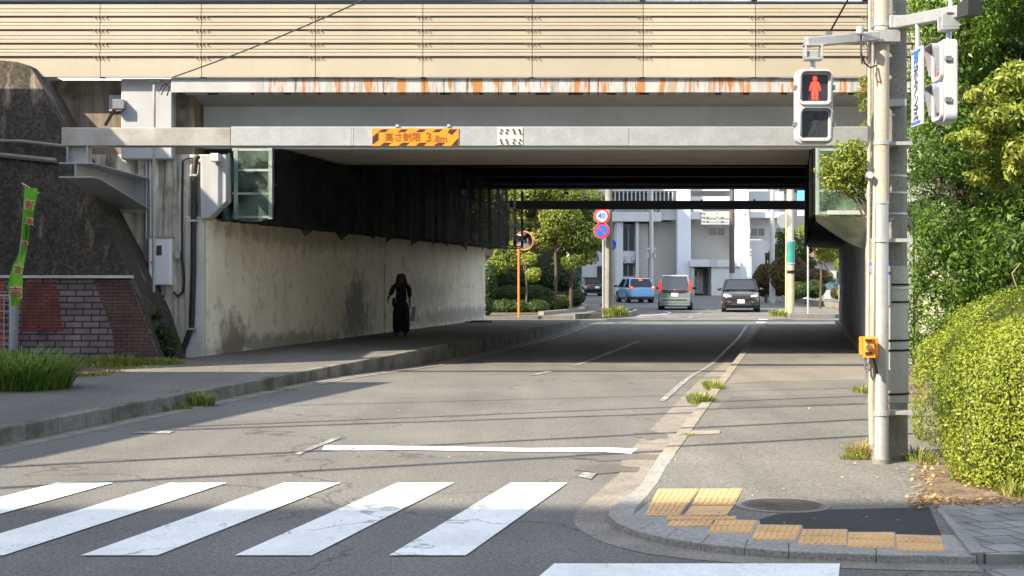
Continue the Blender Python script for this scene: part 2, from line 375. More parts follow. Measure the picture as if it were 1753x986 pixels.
m_slope = mk('mossy_concrete', (.08,.062,.046), .95, v=.5, sc=3.5, fine=.7, fsc=18, grime=.85, gsc=3.5, gth=(.42,.6), grimec=(.018,.015,.012), streak=.75, streakc=(.30,.25,.19), sxy=2.2, sz=.3, sth=(.58,.70), bump=1, bsc=30)
m_wing = mk('stained_wing', (.26,.205,.15), .9, v=.35, sc=1.5, fine=.2, grime=.8, gsc=1.5, gth=(.45,.62), grimec=(.05,.04,.03), streak=.6, streakc=(.06,.045,.035), sxy=3, sz=.25, sth=(.5,.62), bump=.3, bsc=30)
m_cab = mk('cabinet_paint', (.78,.80,.83), .45, v=.04, fine=.02)
m_deck = mk('deck_concrete', (.32,.31,.30), .85, v=.15, fine=.05)
m_girder = mk('girder_paint', (.60,.645,.68), .55, v=.1, sc=.8, fine=.03, streak=.2, streakc=(.28,.29,.29), sxy=3, sz=.5)
m_soffit = mk('soffit_paint', (.33,.30,.27), .7, v=.2)
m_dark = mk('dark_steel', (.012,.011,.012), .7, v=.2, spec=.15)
m_block = mk('white_block', (.36,.365,.375), .8, v=.1, fine=.05, streak=.35, streakc=(.24,.23,.22), sxy=3, sz=.4)
m_cream = mk('cream_panel', (.365,.318,.245), .55, v=.06, sc=.6, fine=.03, streak=.16, streakc=(.25,.19,.14), sxy=2, sz=.6)
def objrand(m, amt):
    n = m.node_tree.nodes; l = m.node_tree.links; b = n['Principled BSDF']; oi = n.new('ShaderNodeObjectInfo'); cur = b.inputs['Base Color'].links[0].from_socket
    r = n.new('ShaderNodeMapRange'); l.new(oi.outputs['Random'], r.inputs[0]); r.inputs[3].default_value = 1-amt; r.inputs[4].default_value = 1+amt*.4
    cc = n.new('ShaderNodeCombineColor'); [l.new(r.outputs[0], cc.inputs[i]) for i in range(3)]
    mx = n.new('ShaderNodeMix'); mx.data_type = 'RGBA'; mx.blend_type = 'MULTIPLY'; mx.inputs[0].default_value = 1; l.new(cur, mx.inputs[6]); l.new(cc.outputs[0], mx.inputs[7]); l.new(mx.outputs[2], b.inputs['Base Color'])
objrand(m_cream, .10)
m_creamd = mk('cream_lip', (.26,.19,.13), .7, v=.2)
m_cop = mk('coping_steel', (.16,.20,.24), .5, .3, v=.1)
m_galv = mk('galvanised', (.44,.45,.455), .42, .55, v=.14, sc=3, fine=.08, fsc=25, streak=.25, streakc=(.36,.36,.35), sxy=3, sz=.6)
m_galvw = mk('galvanised_weathered', (.44,.43,.405), .45, .5, v=.25, sc=2, fine=.1, streak=.5, streakc=(.30,.23,.16), sxy=1.2, sz=1.2, sth=(.45,.6))
m_white = mk('white_paint', (.42,.43,.445), .45, v=.06, fine=.03)
m_steelgreen = mk('green_frame', (.34,.40,.37), .55, .1, v=.15)
m_netz = None
m_net = netmat('green_net', (.15,.21,.17), .68)
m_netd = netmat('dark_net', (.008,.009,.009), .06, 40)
m_netp = netmat('pale_net', (.16,.25,.17), .66)
m_pole = mk('pole_concrete', (.23,.215,.18), .9, v=.25, sc=2, fine=.25, fsc=40, grime=.5, gsc=2.5, grimec=(.12,.11,.085), streak=.4, streakc=(.12,.11,.09), sxy=8, sz=.5, bump=.3)
m_poles = mk('pole_steel', (.42,.425,.42), .45, .35, v=.1, sc=2, fine=.08, fsc=30)
m_poleb = mk('pole_beige', (.42,.36,.285), .55, v=.1)
m_black = mk('black_plastic', (.02,.02,.02), .5, v=.1)
m_orange = mk('orange_box', (.85,.27,.02), .45, v=.06)
m_orangep = mk('orange_pole', (.75,.20,.04), .5, v=.1)
m_signor = mk('sign_orange', (.62,.215,.006), .5, v=.05)
m_signbk = mk('sign_black', (.035,.018,.012), .5, v=.1)
m_signbr = mk('sign_brown', (.25,.07,.01), .5, v=.1)
m_blue = mk('sign_blue', (.02,.13,.55), .4, v=.05)
m_red = mk('sign_red', (.65,.03,.025), .4, v=.05)
m_lens = mk('signal_lens', (.03,.03,.035), .12, v=0, fine=0, spec=.8)
m_redman = mk('red_lamp', (.8,.02,.01), .4, v=0, fine=0, emit=(1.,.035,.02), es=1.5)
m_offman = mk('unlit_figure', (.035,.04,.04), .4, v=0, fine=0)
m_glass = mk('car_glass', (.015,.017,.02), .06, v=0, fine=0, spec=.8)
m_tyre = mk('tyre', (.02,.02,.02), .8, v=.1)
m_rim = mk('rim', (.35,.35,.36), .35, .8, v=.05)
m_plate = mk('plate_white', (.7,.72,.7), .5, v=.03)
m_bldg = mk('facade', (.55,.56,.57), .8, v=.08, sc=.3, fine=.04, streak=.2, streakc=(.3,.3,.3), sxy=1, sz=.2)
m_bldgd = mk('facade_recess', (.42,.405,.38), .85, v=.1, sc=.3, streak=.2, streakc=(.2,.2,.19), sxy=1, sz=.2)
m_col = mk('facade_column', (.62,.66,.72), .7, v=.06, sc=.3)
m_win = mk('window_glass', (.05,.06,.065), .1, v=0, fine=0)
m_rail = mk('railing', (.38,.40,.41), .5, .2, v=.05)
m_bark = mk('bark', (.09,.065,.045), .9, v=.4, sc=6, fine=.3, bump=.8, bsc=30)
m_leaf_hedge = leafmat('hedge_leaves', (.11,.17,.016), (.25,.31,.03), (.44,.43,.07), .35)
m_leaf_dark = leafmat('dark_leaves', (.022,.055,.009), (.065,.14,.018), (.20,.29,.045), .4)
m_leaf_lime = leafmat('lime_leaves', (.09,.16,.02), (.22,.28,.035), (.45,.43,.10), .4)
m_leaf_mid = leafmat('mid_leaves', (.06,.10,.02), (.19,.24,.04), (.42,.40,.10), .45)
m_leaf_shrub = leafmat('shrub_leaves', (.015,.035,.008), (.04,.085,.014), (.10,.16,.03), .3)
m_leaf_rust = leafmat('rusty_leaves', (.04,.035,.01), (.10,.07,.02), (.16,.13,.04), .3)
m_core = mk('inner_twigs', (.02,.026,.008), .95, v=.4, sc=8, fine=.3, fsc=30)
m_grass = leafmat('grass_blades', (.10,.17,.02), (.22,.29,.04), (.52,.44,.18), .4)
m_litter = leafmat('dry_leaves', (.30,.16,.06), (.50,.30,.12), (.62,.42,.22), .2)
# ================================================================== SETTING: ground
o = MB().add([(-400,-300,-.4),(400,-300,-.4),(400,900,-.4),(-400,900,-.4)], [(0,1,2,3)]).build('ground', m_soil); struct(o)
# road: one gridded sheet that dips under the bridge and rises beyond it
ys = [y for y in range(-30, 20, 2)] + [20+.5*k for k in range(72)] + [y for y in range(56, 135, 2)]; xs = [-40, -20] + list(range(-12, 30, 3)) + [40, 60]
mb = MB(); mb.v = [(x, y, rz(x, y)) for y in ys for x in xs]; nx = len(xs)
mb.f = [(j*nx+i, j*nx+i+1, (j+1)*nx+i+1, (j+1)*nx+i) for j in range(len(ys)-1) for i in range(nx-1)]; mb.m = [0]*len(mb.f)
struct(mb.build('road', m_asph, smooth=True))

def strip(xa, xb, Ya, Yb, dz=.004, n=None):   # strip between two lines x = k + .2*Y
    n = n or max(1, int((Yb-Ya)/1.0)); mb = MB(); A = []; B = []
    for i in range(n+1):
        Y = Ya + (Yb-Ya)*i/n; A.append((xa+.2*Y, Y, rz(0,Y)+dz)); B.append((xb+.2*Y, Y, rz(0,Y)+dz))
    return mb.ribbon(A, B)
LK = -7.76; RK = -1.25     # kerb lines
# markings
def mark(mb, m=m_paint, name='road_marking'): return struct(mb.build(name, m))
mark(strip(LK+.36, LK+.46, 22, 52, .008), m_paintw)
mark(strip(RK-.60, RK-.51, 19, 50, .008), m_paintw)
mark(strip(-4.62, -4.50, 29, 41, .008), m_paintw)
for a, b in ((24.5, 26.2), (60, 62), (65, 68), (71,74)): mark(strip(-4.62, -4.50, a, b, .008), m_paintw)
mark(MB().add([G(550,771,.008), G(556,762,.008), G(700,763,.008), G(900,767,.008),G(1040,766,.008),G(1092,768,.008),G(1080,777,.008),G(1030,773,.008),G(900,773,.008),G(700,770,.008)],
     [(0,1,2,9),(9,2,3,8),(8,3,4,7),(7,4,5,6)]), m_paint, 'stop_line')
mark(MB().add([G(505,776,.008),G(512,778,.008),G(588,748,.008),G(572,749,.008)], [(0,1,2,3)]), m_paintw)
mark(MB().add([G(225,741,.008),G(290,742,.008),G(300,737,.008),G(240,738,.008)], [(0,1,2,3)]), m_paintw)
mark(MB().add([G(990,815,.008),G(1012,820,.008),G(1022,810,.008),G(1000,808,.008)], [(0,1,2,3)]), m_paintw)
# zebra crossing, each bar a marking
for k in range(-8, 5):
    x0 = -1.62 + (k-3)*.9
    y0, y1 = 8.36, 11.34
    mb = MB().add([(x0-.0, y0, .008), (x0+.45, y0, .008), (x0+.45+.71, y1, .008), (x0+.71, y1, .008)], [(0,1,2,3)])
    mark(mb, m_paint, 'zebra_bar')
for k in range(3):
    y1 = 8.12 - k*.9
    mark(MB().add([(.12-k*.1, y1-.45, .008), (1.75, y1-.45, .008), (1.86, y1, .008), (.24-k*.1, y1, .008)], [(0,1,2,3)]), m_paint, 'zebra_bar')
# far markings
mb = MB(); A=[]; B=[]
for i in range(11):
    t=i/10; y=62+9*t; x=-7.05+.2*y+1.1*math.sin(t*3.1)*.9
    A.append((x,y,rz(0,y)+.008)); B.append((x+.12,y,rz(0,y)+.008))
mark(mb.ribbon(A,B), m_paint)
mark(MB().add([(4.0,59.2,.008),(12.2,60.3,.008),(12.2,60.7,.008),(4.0,59.5,.008)],[(0,1,2,3)]), m_paintw)
for px,py in ((1298,552),(1302,547),(1312,541)):
    x,y,_=G(px,py); mark(MB().add([(x-.15,y-.4,.008),(x+.2,y-.4,.008),(x+.35,y+.4,.008),(x,y+.4,.008)],[(0,1,2,3)]), m_paint)
# sunken patches of old tar by the kerb
for px, py, rx, ry in ((1055,782,.7,.3),(1040,803,.45,.3),(1112,745,.3,.45)):
    x,y,_=G(px,py); n=16
    pts=[(x+rx*.6*math.cos(2*math.pi*k/n)*(1+.2*math.sin(k*2.3)), y+ry*math.sin(2*math.pi*k/n)*(1+.25*math.cos(k*1.7)), .0042+.0006*(px%7)*.3) for k in range(n)]
    struct(MB().add(pts,[tuple(range(n))]).build('tar_patch', asphalt('tar_%d'%px, (.135,.12,.105) if px in (1055,1040,1112) else (.10,.094,.087), .2,.6,.6)))

# left pavement: kerb stones, asphalt, and the earth behind it
PL = .17
def block_kerb(mb, xa, xb, Ya, Yb, z1, step=.6):
    Y = Ya
    while Y < Yb-.01:
        Y2 = min(Y+step, Yb); g = .006
        mb.prism([(xa+.2*(Y+g),Y+g,-.35),(xb+.2*(Y+g),Y+g,-.35),(xb+.2*(Y2-g),Y2-g,-.35),(xa+.2*(Y2-g),Y2-g,-.35)], (0,0,z1+.35+random.uniform(-.004,.004)))
        Y = Y2
mb = MB(); block_kerb(mb, LK-.15, LK, -12, 51.0, PL+.004)
struct(mb.build('kerb', m_kerb, bevel=.012))
mb = MB(); mb.prism([(LK-.153+.2*-12,-12,-.3),(LK-.153+.2*51,51,-.3),(-11.25+.2*51,51,-.3),(-11.25+.2*27,27,-.3),(-6.6,19.5,-.3),(-6.75,14,-.3),(-7.4,8,-.3),(-13.5,-12,-.3)], (0,0,PL+.3))
struct(mb.build('pavement', m_asph2))
mb = MB().prism([(-13.5,-12,-.3),(-7.4,8,-.3),(-6.75,14,-.3),(-6.6,19.5,-.3),(-5.85,27,-.3),(-5.85,27.3,-.3),(-40,27.3,-.3),(-40,-12,-.3)],(0,0,.3+PL-.02))
struct(mb.build('earth_strip', m_soil))
# gutter band on the left
struct(strip(LK, LK+.26, -10, 51, .003).build('gutter', m_gut))

# right pavement
PR = .042
cor_out = [G(*p) for p in ((1118,806),(1098,838),(1070,862),(1044,882),(1041,893),(1056,906),(1090,921),(1140,933),(1200,943),(1275,951),(1350,957),(1500,963),(1672,966))]
cor_in = [G(p[0],p[1],PR) for p in ((1141,800),(1128,825),(1108,850),(1088,872),(1084,882),(1096,889),(1120,896),(1160,906),(1214,916),(1280,925),(1350,931),(1500,937),(1667,945))]
gut_out = [G(*p) for p in ((1060,812),(1035,833),(1005,858),(985,880),(980,892),(990,906),(1020,924),(1060,938),(1110,949),(1180,958),(1300,967),(1490,975),(1680,980))]
nst = 20
oS = [(RK+.2*Y, Y) for Y in np.linspace(50.5, 12.9, nst)]; iS = [(RK+.15+.2*Y, Y) for Y in np.linspace(50.5, 12.9, nst)]; gS = [(RK-.34+.2*Y, Y) for Y in np.linspace(50.5, 12.9, nst)]
mb = MB(); block_kerb(mb, RK, RK+.15, 12.9, 50.5, PR+.008); struct(mb.build('kerb', m_kerbr, bevel=.012))
# corner kerb in stones
mb = MB()
def lerp(a,b,t): return tuple(a[i]+(b[i]-a[i])*t for i in range(3))
co = [(RK+.2*12.88,12.88,0)]+cor_out; ci = [(RK+.15+.2*12.88,12.88,PR)]+cor_in
for i in range(len(co)-1):
    a,b,c,d = co[i],co[i+1],ci[i+1],ci[i]
    a2=lerp(a,b,.004); b2=lerp(a,b,.996); c2=lerp(d,c,.996); d2=lerp(d,c,.004)
    mb.prism([(p[0],p[1],-.3) for p in (a2,b2,c2,d2)],(0,0,.3+PR+.004))
struct(mb.build('kerb', m_kerbg, bevel=.005))
A = [(x,y,rz(0,y)+.003) for x,y in gS]+[(p[0],p[1],.003) for p in gut_out]; B = [(x,y,rz(0,y)+.003) for x,y in oS]+[(p[0],p[1],.003) for p in cor_out]
struct(MB().ribbon(A,B).build('gutter', m_gut))
PVR = [(x,y,-.3) for x,y in iS[:-1]]+[(p[0],p[1],-.3) for p in ci]
e1 = G(1640,900,PR); e2 = G(1600,868,PR); e3 = G(1568,800,PR); e4 = (4.1,13.5,0); e5=(1.40+.2*27,27,0)
poly = PVR + [(G(1660,944,PR)[0],G(1660,944,PR)[1],-.3),(e1[0],e1[1],-.3),(e2[0],e2[1],-.3),(e3[0],e3[1],-.3),(3.75,12.6,-.3),(4.6,15,-.3),(1.40+.2*27,26.8,-.3),(1.40+.2*50.5,50.5,-.3)]
struct(MB().prism(poly,(0,0,.3+PR)).build('pavement', m_asph2))
# newer dark asphalt patch and paler grout band by the tiles
def patch(name, pts, m, z, th=.004): struct(MB().prism([(G(px,py,z)[0],G(px,py,z)[1],z-th) for px,py in pts],(0,0,th)).build(name,m))
patch('asphalt_patch', ((1300,889),(1330,880),(1425,872),(1590,868),(1598,885),(1612,916),(1534,914),(1531,910),(1453,910),(1450,905),(1376,905),(1372,898),(1302,897)), m_asph3, PR+.004)
patch('asphalt_patch', ((1228,697),(1480,690),(1484,672),(1252,678)), asphalt('patch2',(.135,.125,.115),.15,.2,.7), PR+.004)
patch('pavement_repair', ((1172,744),(1232,742),(1234,736),(1182,737)), m_kerbr, PR+.008)
patch('pavement_repair', ((1245,657),(1330,652),(1480,650),(1484,628),(1265,632)), asphalt('patch3',(.21,.185,.16),.12,.2,.6), PR+.004)
m_mortar = mk('mortar',(.30,.295,.275),.9,v=.2,fine=.3)
mo = [G(*p,PR) for p in ((1150,800),(1142,825),(1132,838),(1118,840),(1112,860),(1128,872),(1155,879),(1190,885),(1240,888),(1298,892),(1376,901),(1534,911),(1650,918))]
struct(MB().ribbon([(a[0],a[1],PR+.0028) for a in cor_in[4:]],[(a[0],a[1],PR+.0028) for a in mo[4:]]).build('mortar_band', m_mortar))
# block paving to the right and its dark kerb
m_pav = brickmat('block_paving', (.21,.205,.195), (.25,.245,.235), (.07,.068,.06), 1, .235, .235, .008, .4, 'XY', .9, R(-14))
struct(MB().prism([(G(1600,866,.05)[0],G(1600,866,.05)[1],-.3),(G(1673,950,.05)[0],G(1673,950,.05)[1],-.3),(7,8.05,-.3),(7,10.4,-.3)],(0,0,.355)).build('paved_path', m_pav))
struct(MB().prism([(G(1604,872,.06)[0],G(1604,872,.06)[1],-.3),(G(1636,870,.06)[0]-.1,G(1636,870,.06)[1],-.3),(G(1690,946,.06)[0],G(1690,946,.06)[1],-.3),(G(1662,947,.06)[0],G(1662,947,.06)[1],-.3)],(0,0,.362)).build('edging_stone', mk('edging',(.25,.24,.225),.9,v=.2,fine=.3,grime=.4)))
struct(MB().prism([(G(1684,975,.01)[0],G(1684,975,.01)[1],-.3),(7,7.9,-.3),(7,6,-.3),(G(1684,975)[0]-.1,6,-.3)],(0,0,.315)).build('paved_path', m_pav))
# earth under the hedges
struct(MB().prism([(e2[0],e2[1],-.3),(7,10.4,-.3),(14,10.6,-.3),(14,26.5,-.3),(6.8,26.5,-.3),(4.6,15,-.3),(3.75,12.6,-.3),(e3[0],e3[1],-.3)],(0,0,.35)).build('earth_strip', m_soil))

# beyond the bridge: left island, right pavement
struct(MB().prism([(-14,57.5,-.3),(2.5,58.0,-.3),G(1035,546,-.3)[:2]+(-.3,),(5.2,63,-.3),(5.6,66,-.3),(5.3,72,-.3),(4.9,80,-.3),(4.2,92,-.3),(-14,92,-.3)],(0,0,.3+.14)).build('pavement', m_asph2))
struct(MB().prism([(-40,61,-.3),(1.6,60.6,-.3),(3.3,66,-.3),(4.1,76,-.3),(3.6,92,-.3),(-40,92,-.3)],(0,0,.3+.17)).build('earth_strip', m_soil))
mb = MB(); L_ = [(2.5,58.0),(3.9,59.4),(4.9,61.2),(5.35,63),(5.72,66),(5.42,72),(5.0,80)]
for i in range(len(L_)-1):
    a,b=L_[i],L_[i+1]; mb.bar((a[0],a[1],0),(b[0],b[1],.02),.16,.44)
struct(mb.build('kerb', m_kerb, bevel=.01))
struct(MB().prism([(11.6,59.6,-.3),(12.0,62,-.3),(13.6,70,-.3),(16.0,82,-.3),(20,104,-.3),(60,104,-.3),(60,59.6,-.3)],(0,0,.3+.16)).build('pavement', m_asph2))
mb = MB(); L_=[(11.6,59.6),(12.0,62),(13.6,70),(16.0,82),(20,104)]
for i in range(len(L_)-1):
    a,b=L_[i],L_[i+1]; mb.bar((a[0]-.08,a[1],0),(b[0]-.08,b[1],.03+.1*(i>1)),.16,.34)
struct(mb.build('kerb', m_kerb, bevel=.01))
struct(MB().prism([(15.6,68.5,-.3),(60,64,-.3),(60,104,-.3),(21.5,104,-.3)],(0,0,.3+.2)).build('earth_strip', m_soil))

# ================================================================== BRIDGE
BR = thing('railway_bridge', (0, 27, 0), 'grey girder bridge with rust-streaked white edge beam spanning the road', 'bridge')
YF = 26.6; XL = -6.34
MB().box(XL, 9.5, YF, YF+.32, 5.085, 5.365).build('edge_beam', rustmat(), BR, bevel=.012)
mb = MB(); 
for x in np.linspace(XL+.2, 9.3, 26): mb.box(x-.03+random.uniform(-.2,.2), x+.05, YF+.03, YF+.09, 5.06, 5.09)
mb.build('drip_edge', m_dark, BR)
mb = MB(); mb.prism([(XL,YF+.32,5.10),(XL,27.85,4.98),(XL,27.85,5.36),(XL,YF+.32,5.36)],(15.84,0,0)); mb.build('cantilever_slab', m_deck, BR)
MB().box(XL+.02, 9.5, 27.85, 28.05, 4.42, 5.0).build('girder_web', m_girder, BR)
MB().box(XL+.02, 9.5, 27.78, 28.05, 4.15, 4.42).build('girder_flange', mk('girder_low',(.62,.66,.68),.5,v=.1,streak=.2,streakc=(.36,.36,.35),sxy=2,sz=.5), BR, bevel=.01)
MB().box(XL+.3, 9.5, 28.052, 31.7, 4.153, 4.36).build('girder_soffit', m_soffit, BR)
mb = MB()
for Y in (33.5, 37.5, 41.5, 45.5): mb.box(-9.5, 14, Y, Y+.45, 4.95-(.0 if Y<40 else .06), 5.2)
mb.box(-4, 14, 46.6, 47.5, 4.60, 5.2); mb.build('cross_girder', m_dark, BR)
MB().box(-12, 18, 28.05, 47.5, 5.2, 5.5).build('deck_slab', m_deck, BR)
mb = MB(); mb.box(-12,18,51.3,51.42,4.9,6.95); mb.build('far_edge_beam', m_block, BR)
mb = MB()
mb.tube([(-2.5,46.4,4.72),(13,46.4,4.72)],.06); mb.build('drain_pipe', mk('brown_pipe',(.12,.09,.08),.6), BR)

# noise barrier on top of the bridge : one part per bay
NB = thing('noise_barrier', (0, 26.55, 5.37), 'cream ribbed noise barrier standing on the bridge edge', 'noise barrier', None)
seams = [-395,-205,-20,172,345,540,724,911,1101,1293,1484,1675,1865]
YB = 26.55
rows = [6.74,6.49,6.242,5.99,5.745]
def bay(x0, x1):
    mb = MB(); g=.006
    for i in range(4):
        zt, zb = rows[i], rows[i+1]; h = zt-zb
        prof = [(0.0,zt-.018),(-.018,zt-.024),(-.018,zt-.030-.36*(h-.06)),(-.006,zt-.045-.36*(h-.06)),(-.006,zt-.052-.36*(h-.06)),(-.026,zt-.062-.36*(h-.06)),
                (-.026,zt-.75*(h-.03)),(-.016,zt-.75*(h-.03)-.008),(-.016,zt-.75*(h-.03)-.015),(-.045,zt-.75*(h-.03)-.024),(-.045,zb+.012),(0.0,zb+.004)]
        A=[(x0+g,YB+a,b) for a,b in prof]; B=[(x1-g,YB+a,b) for a,b in prof]
        mb.ribbon(A,B,0)
        mb.box(x0+g,x1-g,YB+.004,YB+.03,zb-.03,zb+.004,1)
    mb.box(x0+g,x1-g,YB-.012,YB+.02,5.372,5.725,0)
    for zt in rows[1:]:
        for xx in (x0+.03, x0+.11, x1-.03, x1-.1): mb.tube([(xx,YB-.06,zt-.012),(xx,YB-.02,zt-.012)],.011,6,mi=1)
    mb.box(x0+g,x1-g,YB+.03,YB+.09,5.372,6.74,0)
    return mb.build('panel', [m_cream, m_creamd], NB)
for i in range(len(seams)-1):
    bay(P(seams[i],0,YB)[0], P(seams[i+1],0,YB)[0])
x0 = P(seams[0],0,YB)[0]; x1 = P(seams[-1],0,YB)[0]
mb = MB(); mb.tube([(x0,YB-.02,6.80),(x1,YB-.02,6.86)],.055,10); mb.box(x0,x1,YB+.0,YB+.14,6.745,6.78); mb.box(x0,x1,YB+.02,YB+.08,6.86,7.05); mb.build('top_rail', m_cop, NB)
for s_ in seams:
    x=P(s_,0,YB)[0]; MB().box(x-.05,x+.05,YB+.09,YB+.2,5.37,7.0).build('post', m_cop, NB)

# ================================================================== LEFT ABUTMENT
AB = thing('bridge_abutment', (-8, 27.4, .17), 'stained concrete abutment with pale wall under the left bridge end', 'abutment')
def xw(Y): return -11.2+.2*Y
# front face
mb = MB().prism([(-13,26.95,0),(xw(26.95),26.95,0),(xw(26.95),26.95,3.97),(-13,26.95,3.97)],(0,.7,0)); mb.build('front_wall', m_abut, AB)
MB().box(-13, -6.0, 27.0, 28.3, 3.97, 5.37).build('wing_wall', m_wing, AB)
MB().box(-7.3, XL-.004, 26.72, 28.2, 3.86, 5.365).build('bearing_block', m_block, AB, bevel=.02)
# long painted wall along the pavement
seamY = 39.0
mb = MB()
for Ya, Yb in ((27.06, seamY-.35),(seamY-.17, 51.2)):
    mb.prism([(xw(Ya),Ya,0),(xw(Yb),Yb,0),(xw(Yb),Yb,2.78),(xw(Ya),Ya,2.78)],(-.6,0,0))
mb.build('painted_wall', m_wall, AB)
MB().box(xw(27)-.35, xw(27)+.012, 26.90, 27.055, 0, 2.80).build('corner_strip', m_wallend, AB, bevel=.02)
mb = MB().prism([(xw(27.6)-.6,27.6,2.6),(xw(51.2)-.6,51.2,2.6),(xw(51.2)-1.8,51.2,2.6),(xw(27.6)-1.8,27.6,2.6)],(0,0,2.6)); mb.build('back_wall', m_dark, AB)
# white corner box under the girder
mb = MB()
a = P(343,262,26.8); b = P(388,262,26.8)
mb.prism([(a[0],26.8,P(0,375,26.8)[2]),(P(357,0,26.8)[0],26.8,P(0,375,26.8)[2]),(b[0],26.8,P(0,345,26.8)[2]),(b[0],26.8,3.96),(a[0],26.8,3.96)],(0,.45,0))
mb.build('corner_block', m_block, AB, bevel=.02)

# ================================================================== RIGHT ABUTMENT
def xr(Y): return 1.45+.2*Y
AR = thing('bridge_abutment', (xr(27)+.5, 27, .06), 'dark fluted abutment wall under the right bridge end', 'abutment')
mb = MB(); Y=26.9
while Y < 51.0:
    Y2=Y+.6; mb.prism([(xr(Y)+.015,Y,0),(xr(Y)-.0+.02,Y+.04,0),(xr(Y)+.0,Y+.05,0),(xr(Y2),Y2-.05,0),(xr(Y2)+.02,Y2-.04,0),(xr(Y2)+.7,Y2,0),(xr(Y)+.7,Y,0)],(0,0,2.80)); Y=Y2
mb.build('fluted_wall', mk('fluted_grey',(.50,.50,.52),.5,v=.3,streak=.6,streakc=(.15,.15,.16),sxy=5,sz=.2), AR)
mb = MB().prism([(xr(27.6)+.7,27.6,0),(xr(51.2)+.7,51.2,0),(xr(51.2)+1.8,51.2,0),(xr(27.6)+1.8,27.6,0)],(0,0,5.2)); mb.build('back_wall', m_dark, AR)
MB().box(xr(26.9)-.02, 9.5, 26.95, 27.6, 0, 4.1).build('front_wall', m_abut, AR)
MB().box(7.6, 18, 26.9, 28.2, 4.1, 5.36).build('wing_wall', m_abut, AR)
mb=MB(); mb.prism([(xr(26.9)-.14,26.9,.06),(xr(26.9)-.02,26.9,.06),(xr(51)-.02,51,.06),(xr(51)-.14,51,.06)],(0,0,.1)); mb.build('plinth', m_kerbr, AR)

# ================================================================== SLOPED RETAINING WALL (left)
SW = thing('retaining_wall', (-9, 25, .17), 'dark mossy sloping retaining wall with brick mural at its foot', 'retaining wall')
def ysl(z): return 24.85 + (z-.17)*.24
def onslope(px, py, d=0.):
    Y = 25.5
    for _ in range(12): Y = ysl(H+(478-py)*Y/F) - d
    return P(px, py, Y)
prof = [(272,612),(245,530),(222,472),(199,420),(176,370),(151,315),(128,265),(105,215),(82,165),(62,131),(50,112),(30,106),(0,103),(-160,96),(-420,90)]
pp = [onslope(*p) for p in prof]
front = pp + [(pp[-1][0], ysl(.0), .0), (pp[0][0], ysl(.0), .0)]
mb = MB(); n=len(front)
mb.prism(front,(0,1.9,0)); mb.build('sloped_face', m_slope, SW)
# ledge
a = onslope(-300,473); b = onslope(243,473)
z0 = a[2]; mb = MB().box(a[0],onslope(222,473)[0]+.06,ysl(z0)-.10,ysl(z0)+.05,z0-.035,z0+.015); mb.build('ledge', mk('ledge',(.62,.60,.54),.8,v=.2,grime=.3), SW, bevel=.006)
def facing(pts, m, name, d=.03, dd=.04):
    q=[onslope(px,py,d) for px,py in pts]
    return MB().prism(q,(0,dd,0)).build(name,m,SW)
facing([(-300,478),(222,478),(232,505),(268,600),(276,640),(-300,640)], brickmat('brick_grey',(.20,.15,.155),(.14,.10,.105),(.022,.018,.016),1,.30,.11,.012,.8), 'brick_facing')
facing([(38,482),(95,482),(100,510),(108,567),(36,567)], brickmat('brick_red',(.20,.05,.04),(.15,.042,.035),(.03,.012,.01),1,.22,.055,.006,.6), 'mural_panel', .036,.03)
facing([(-40,478),(8,478),(7,640),(-40,640)], brickmat('brick_red2',(.45,.12,.09),(.36,.10,.07),(.03,.012,.01),1,.22,.055,.006,.6), 'mural_panel', .036,.03)
facing([(160,478),(221,478),(231,505),(267,600),(275,640),(205,640),(190,560)], brickmat('brick_brown',(.105,.058,.045),(.075,.04,.034),(.02,.012,.01),1,.2,.06,.006,.6), 'mural_panel', .036,.03)
# handrail-like cable duct crossing the slope
a=onslope(-30,240,.12); b=onslope(110,250,.12)
mb=MB().tube([a,onslope(40,242,.12),b],.03,8); mb.tube([onslope(-30,262,.05),onslope(96,275,.05)],.05,6); mb.build('pipe_run', mk('duct',(.22,.20,.17),.7,v=.3), SW)
# soil mass behind the walls (embankment)
struct(MB().box(-60,-12.5,27.2,51,-.3,5.3).build('embankment', m_soil))
# ================================================================== HEIGHT LIMIT BAR
YH = 23.3
xl = P(105,0,YH)[0]; zb = P(0,250,YH)[2]; zt = P(0,217,YH)[2]
HB = thing('height_limit_bar', (0, YH, zb), 'long galvanised height limit beam spanning the road before the bridge', 'height bar', 'height limit beams')
xs_ = P(395,0,YH)[0]
MB().box(xs_, 7.8, YH, YH+.3, zb, zt+.004).build('beam', m_galv, HB, bevel=.01)
MB().box(xl, xs_-.006, YH+.004, YH+.3, zb+.002, zt-.012).build('beam', m_galvw, HB, bevel=.01)
mb = MB(); x0=P(852,0,YH)[0]; x1=P(895,0,YH)[0]; mb.box(x0,x1,YH-.014,YH,zb+.015,zt-.012)
pl = mb.build('splice_plate', mk('plate_zinc',(.56,.55,.50),.5,.2,v=.1), HB, bevel=.003)
mb = MB()
for i,(fx) in enumerate((.15,.38,.62,.85)):
    for fz in (.13,.30,.70,.87):
        sh = .04 if fz in (.30,.70) else 0
        sgn = -1 if fx<.5 else 1
        mb.tube([(x0+(fx+sh*sgn)*(x1-x0),YH-.034,zb+.015+fz*(zt-zb-.03)),(x0+(fx+sh*sgn)*(x1-x0),YH-.012,zb+.015+fz*(zt-zb-.03))],.017,6)
mb.build('bolt', m_black, pl)
for px in (600,604,1075): 
    x=P(px,0,YH)[0]; MB().box(x-.006,x+.006,YH-.006,YH,zb+.01,zt-.01).build('weld_seam', m_galvw, HB)
for px in (680,768): 
    x=P(px,0,YH)[0]; MB().box(x-.025,x+.025,YH-.03,YH+.03,zt,zt+.035).build('lug', m_white, HB)
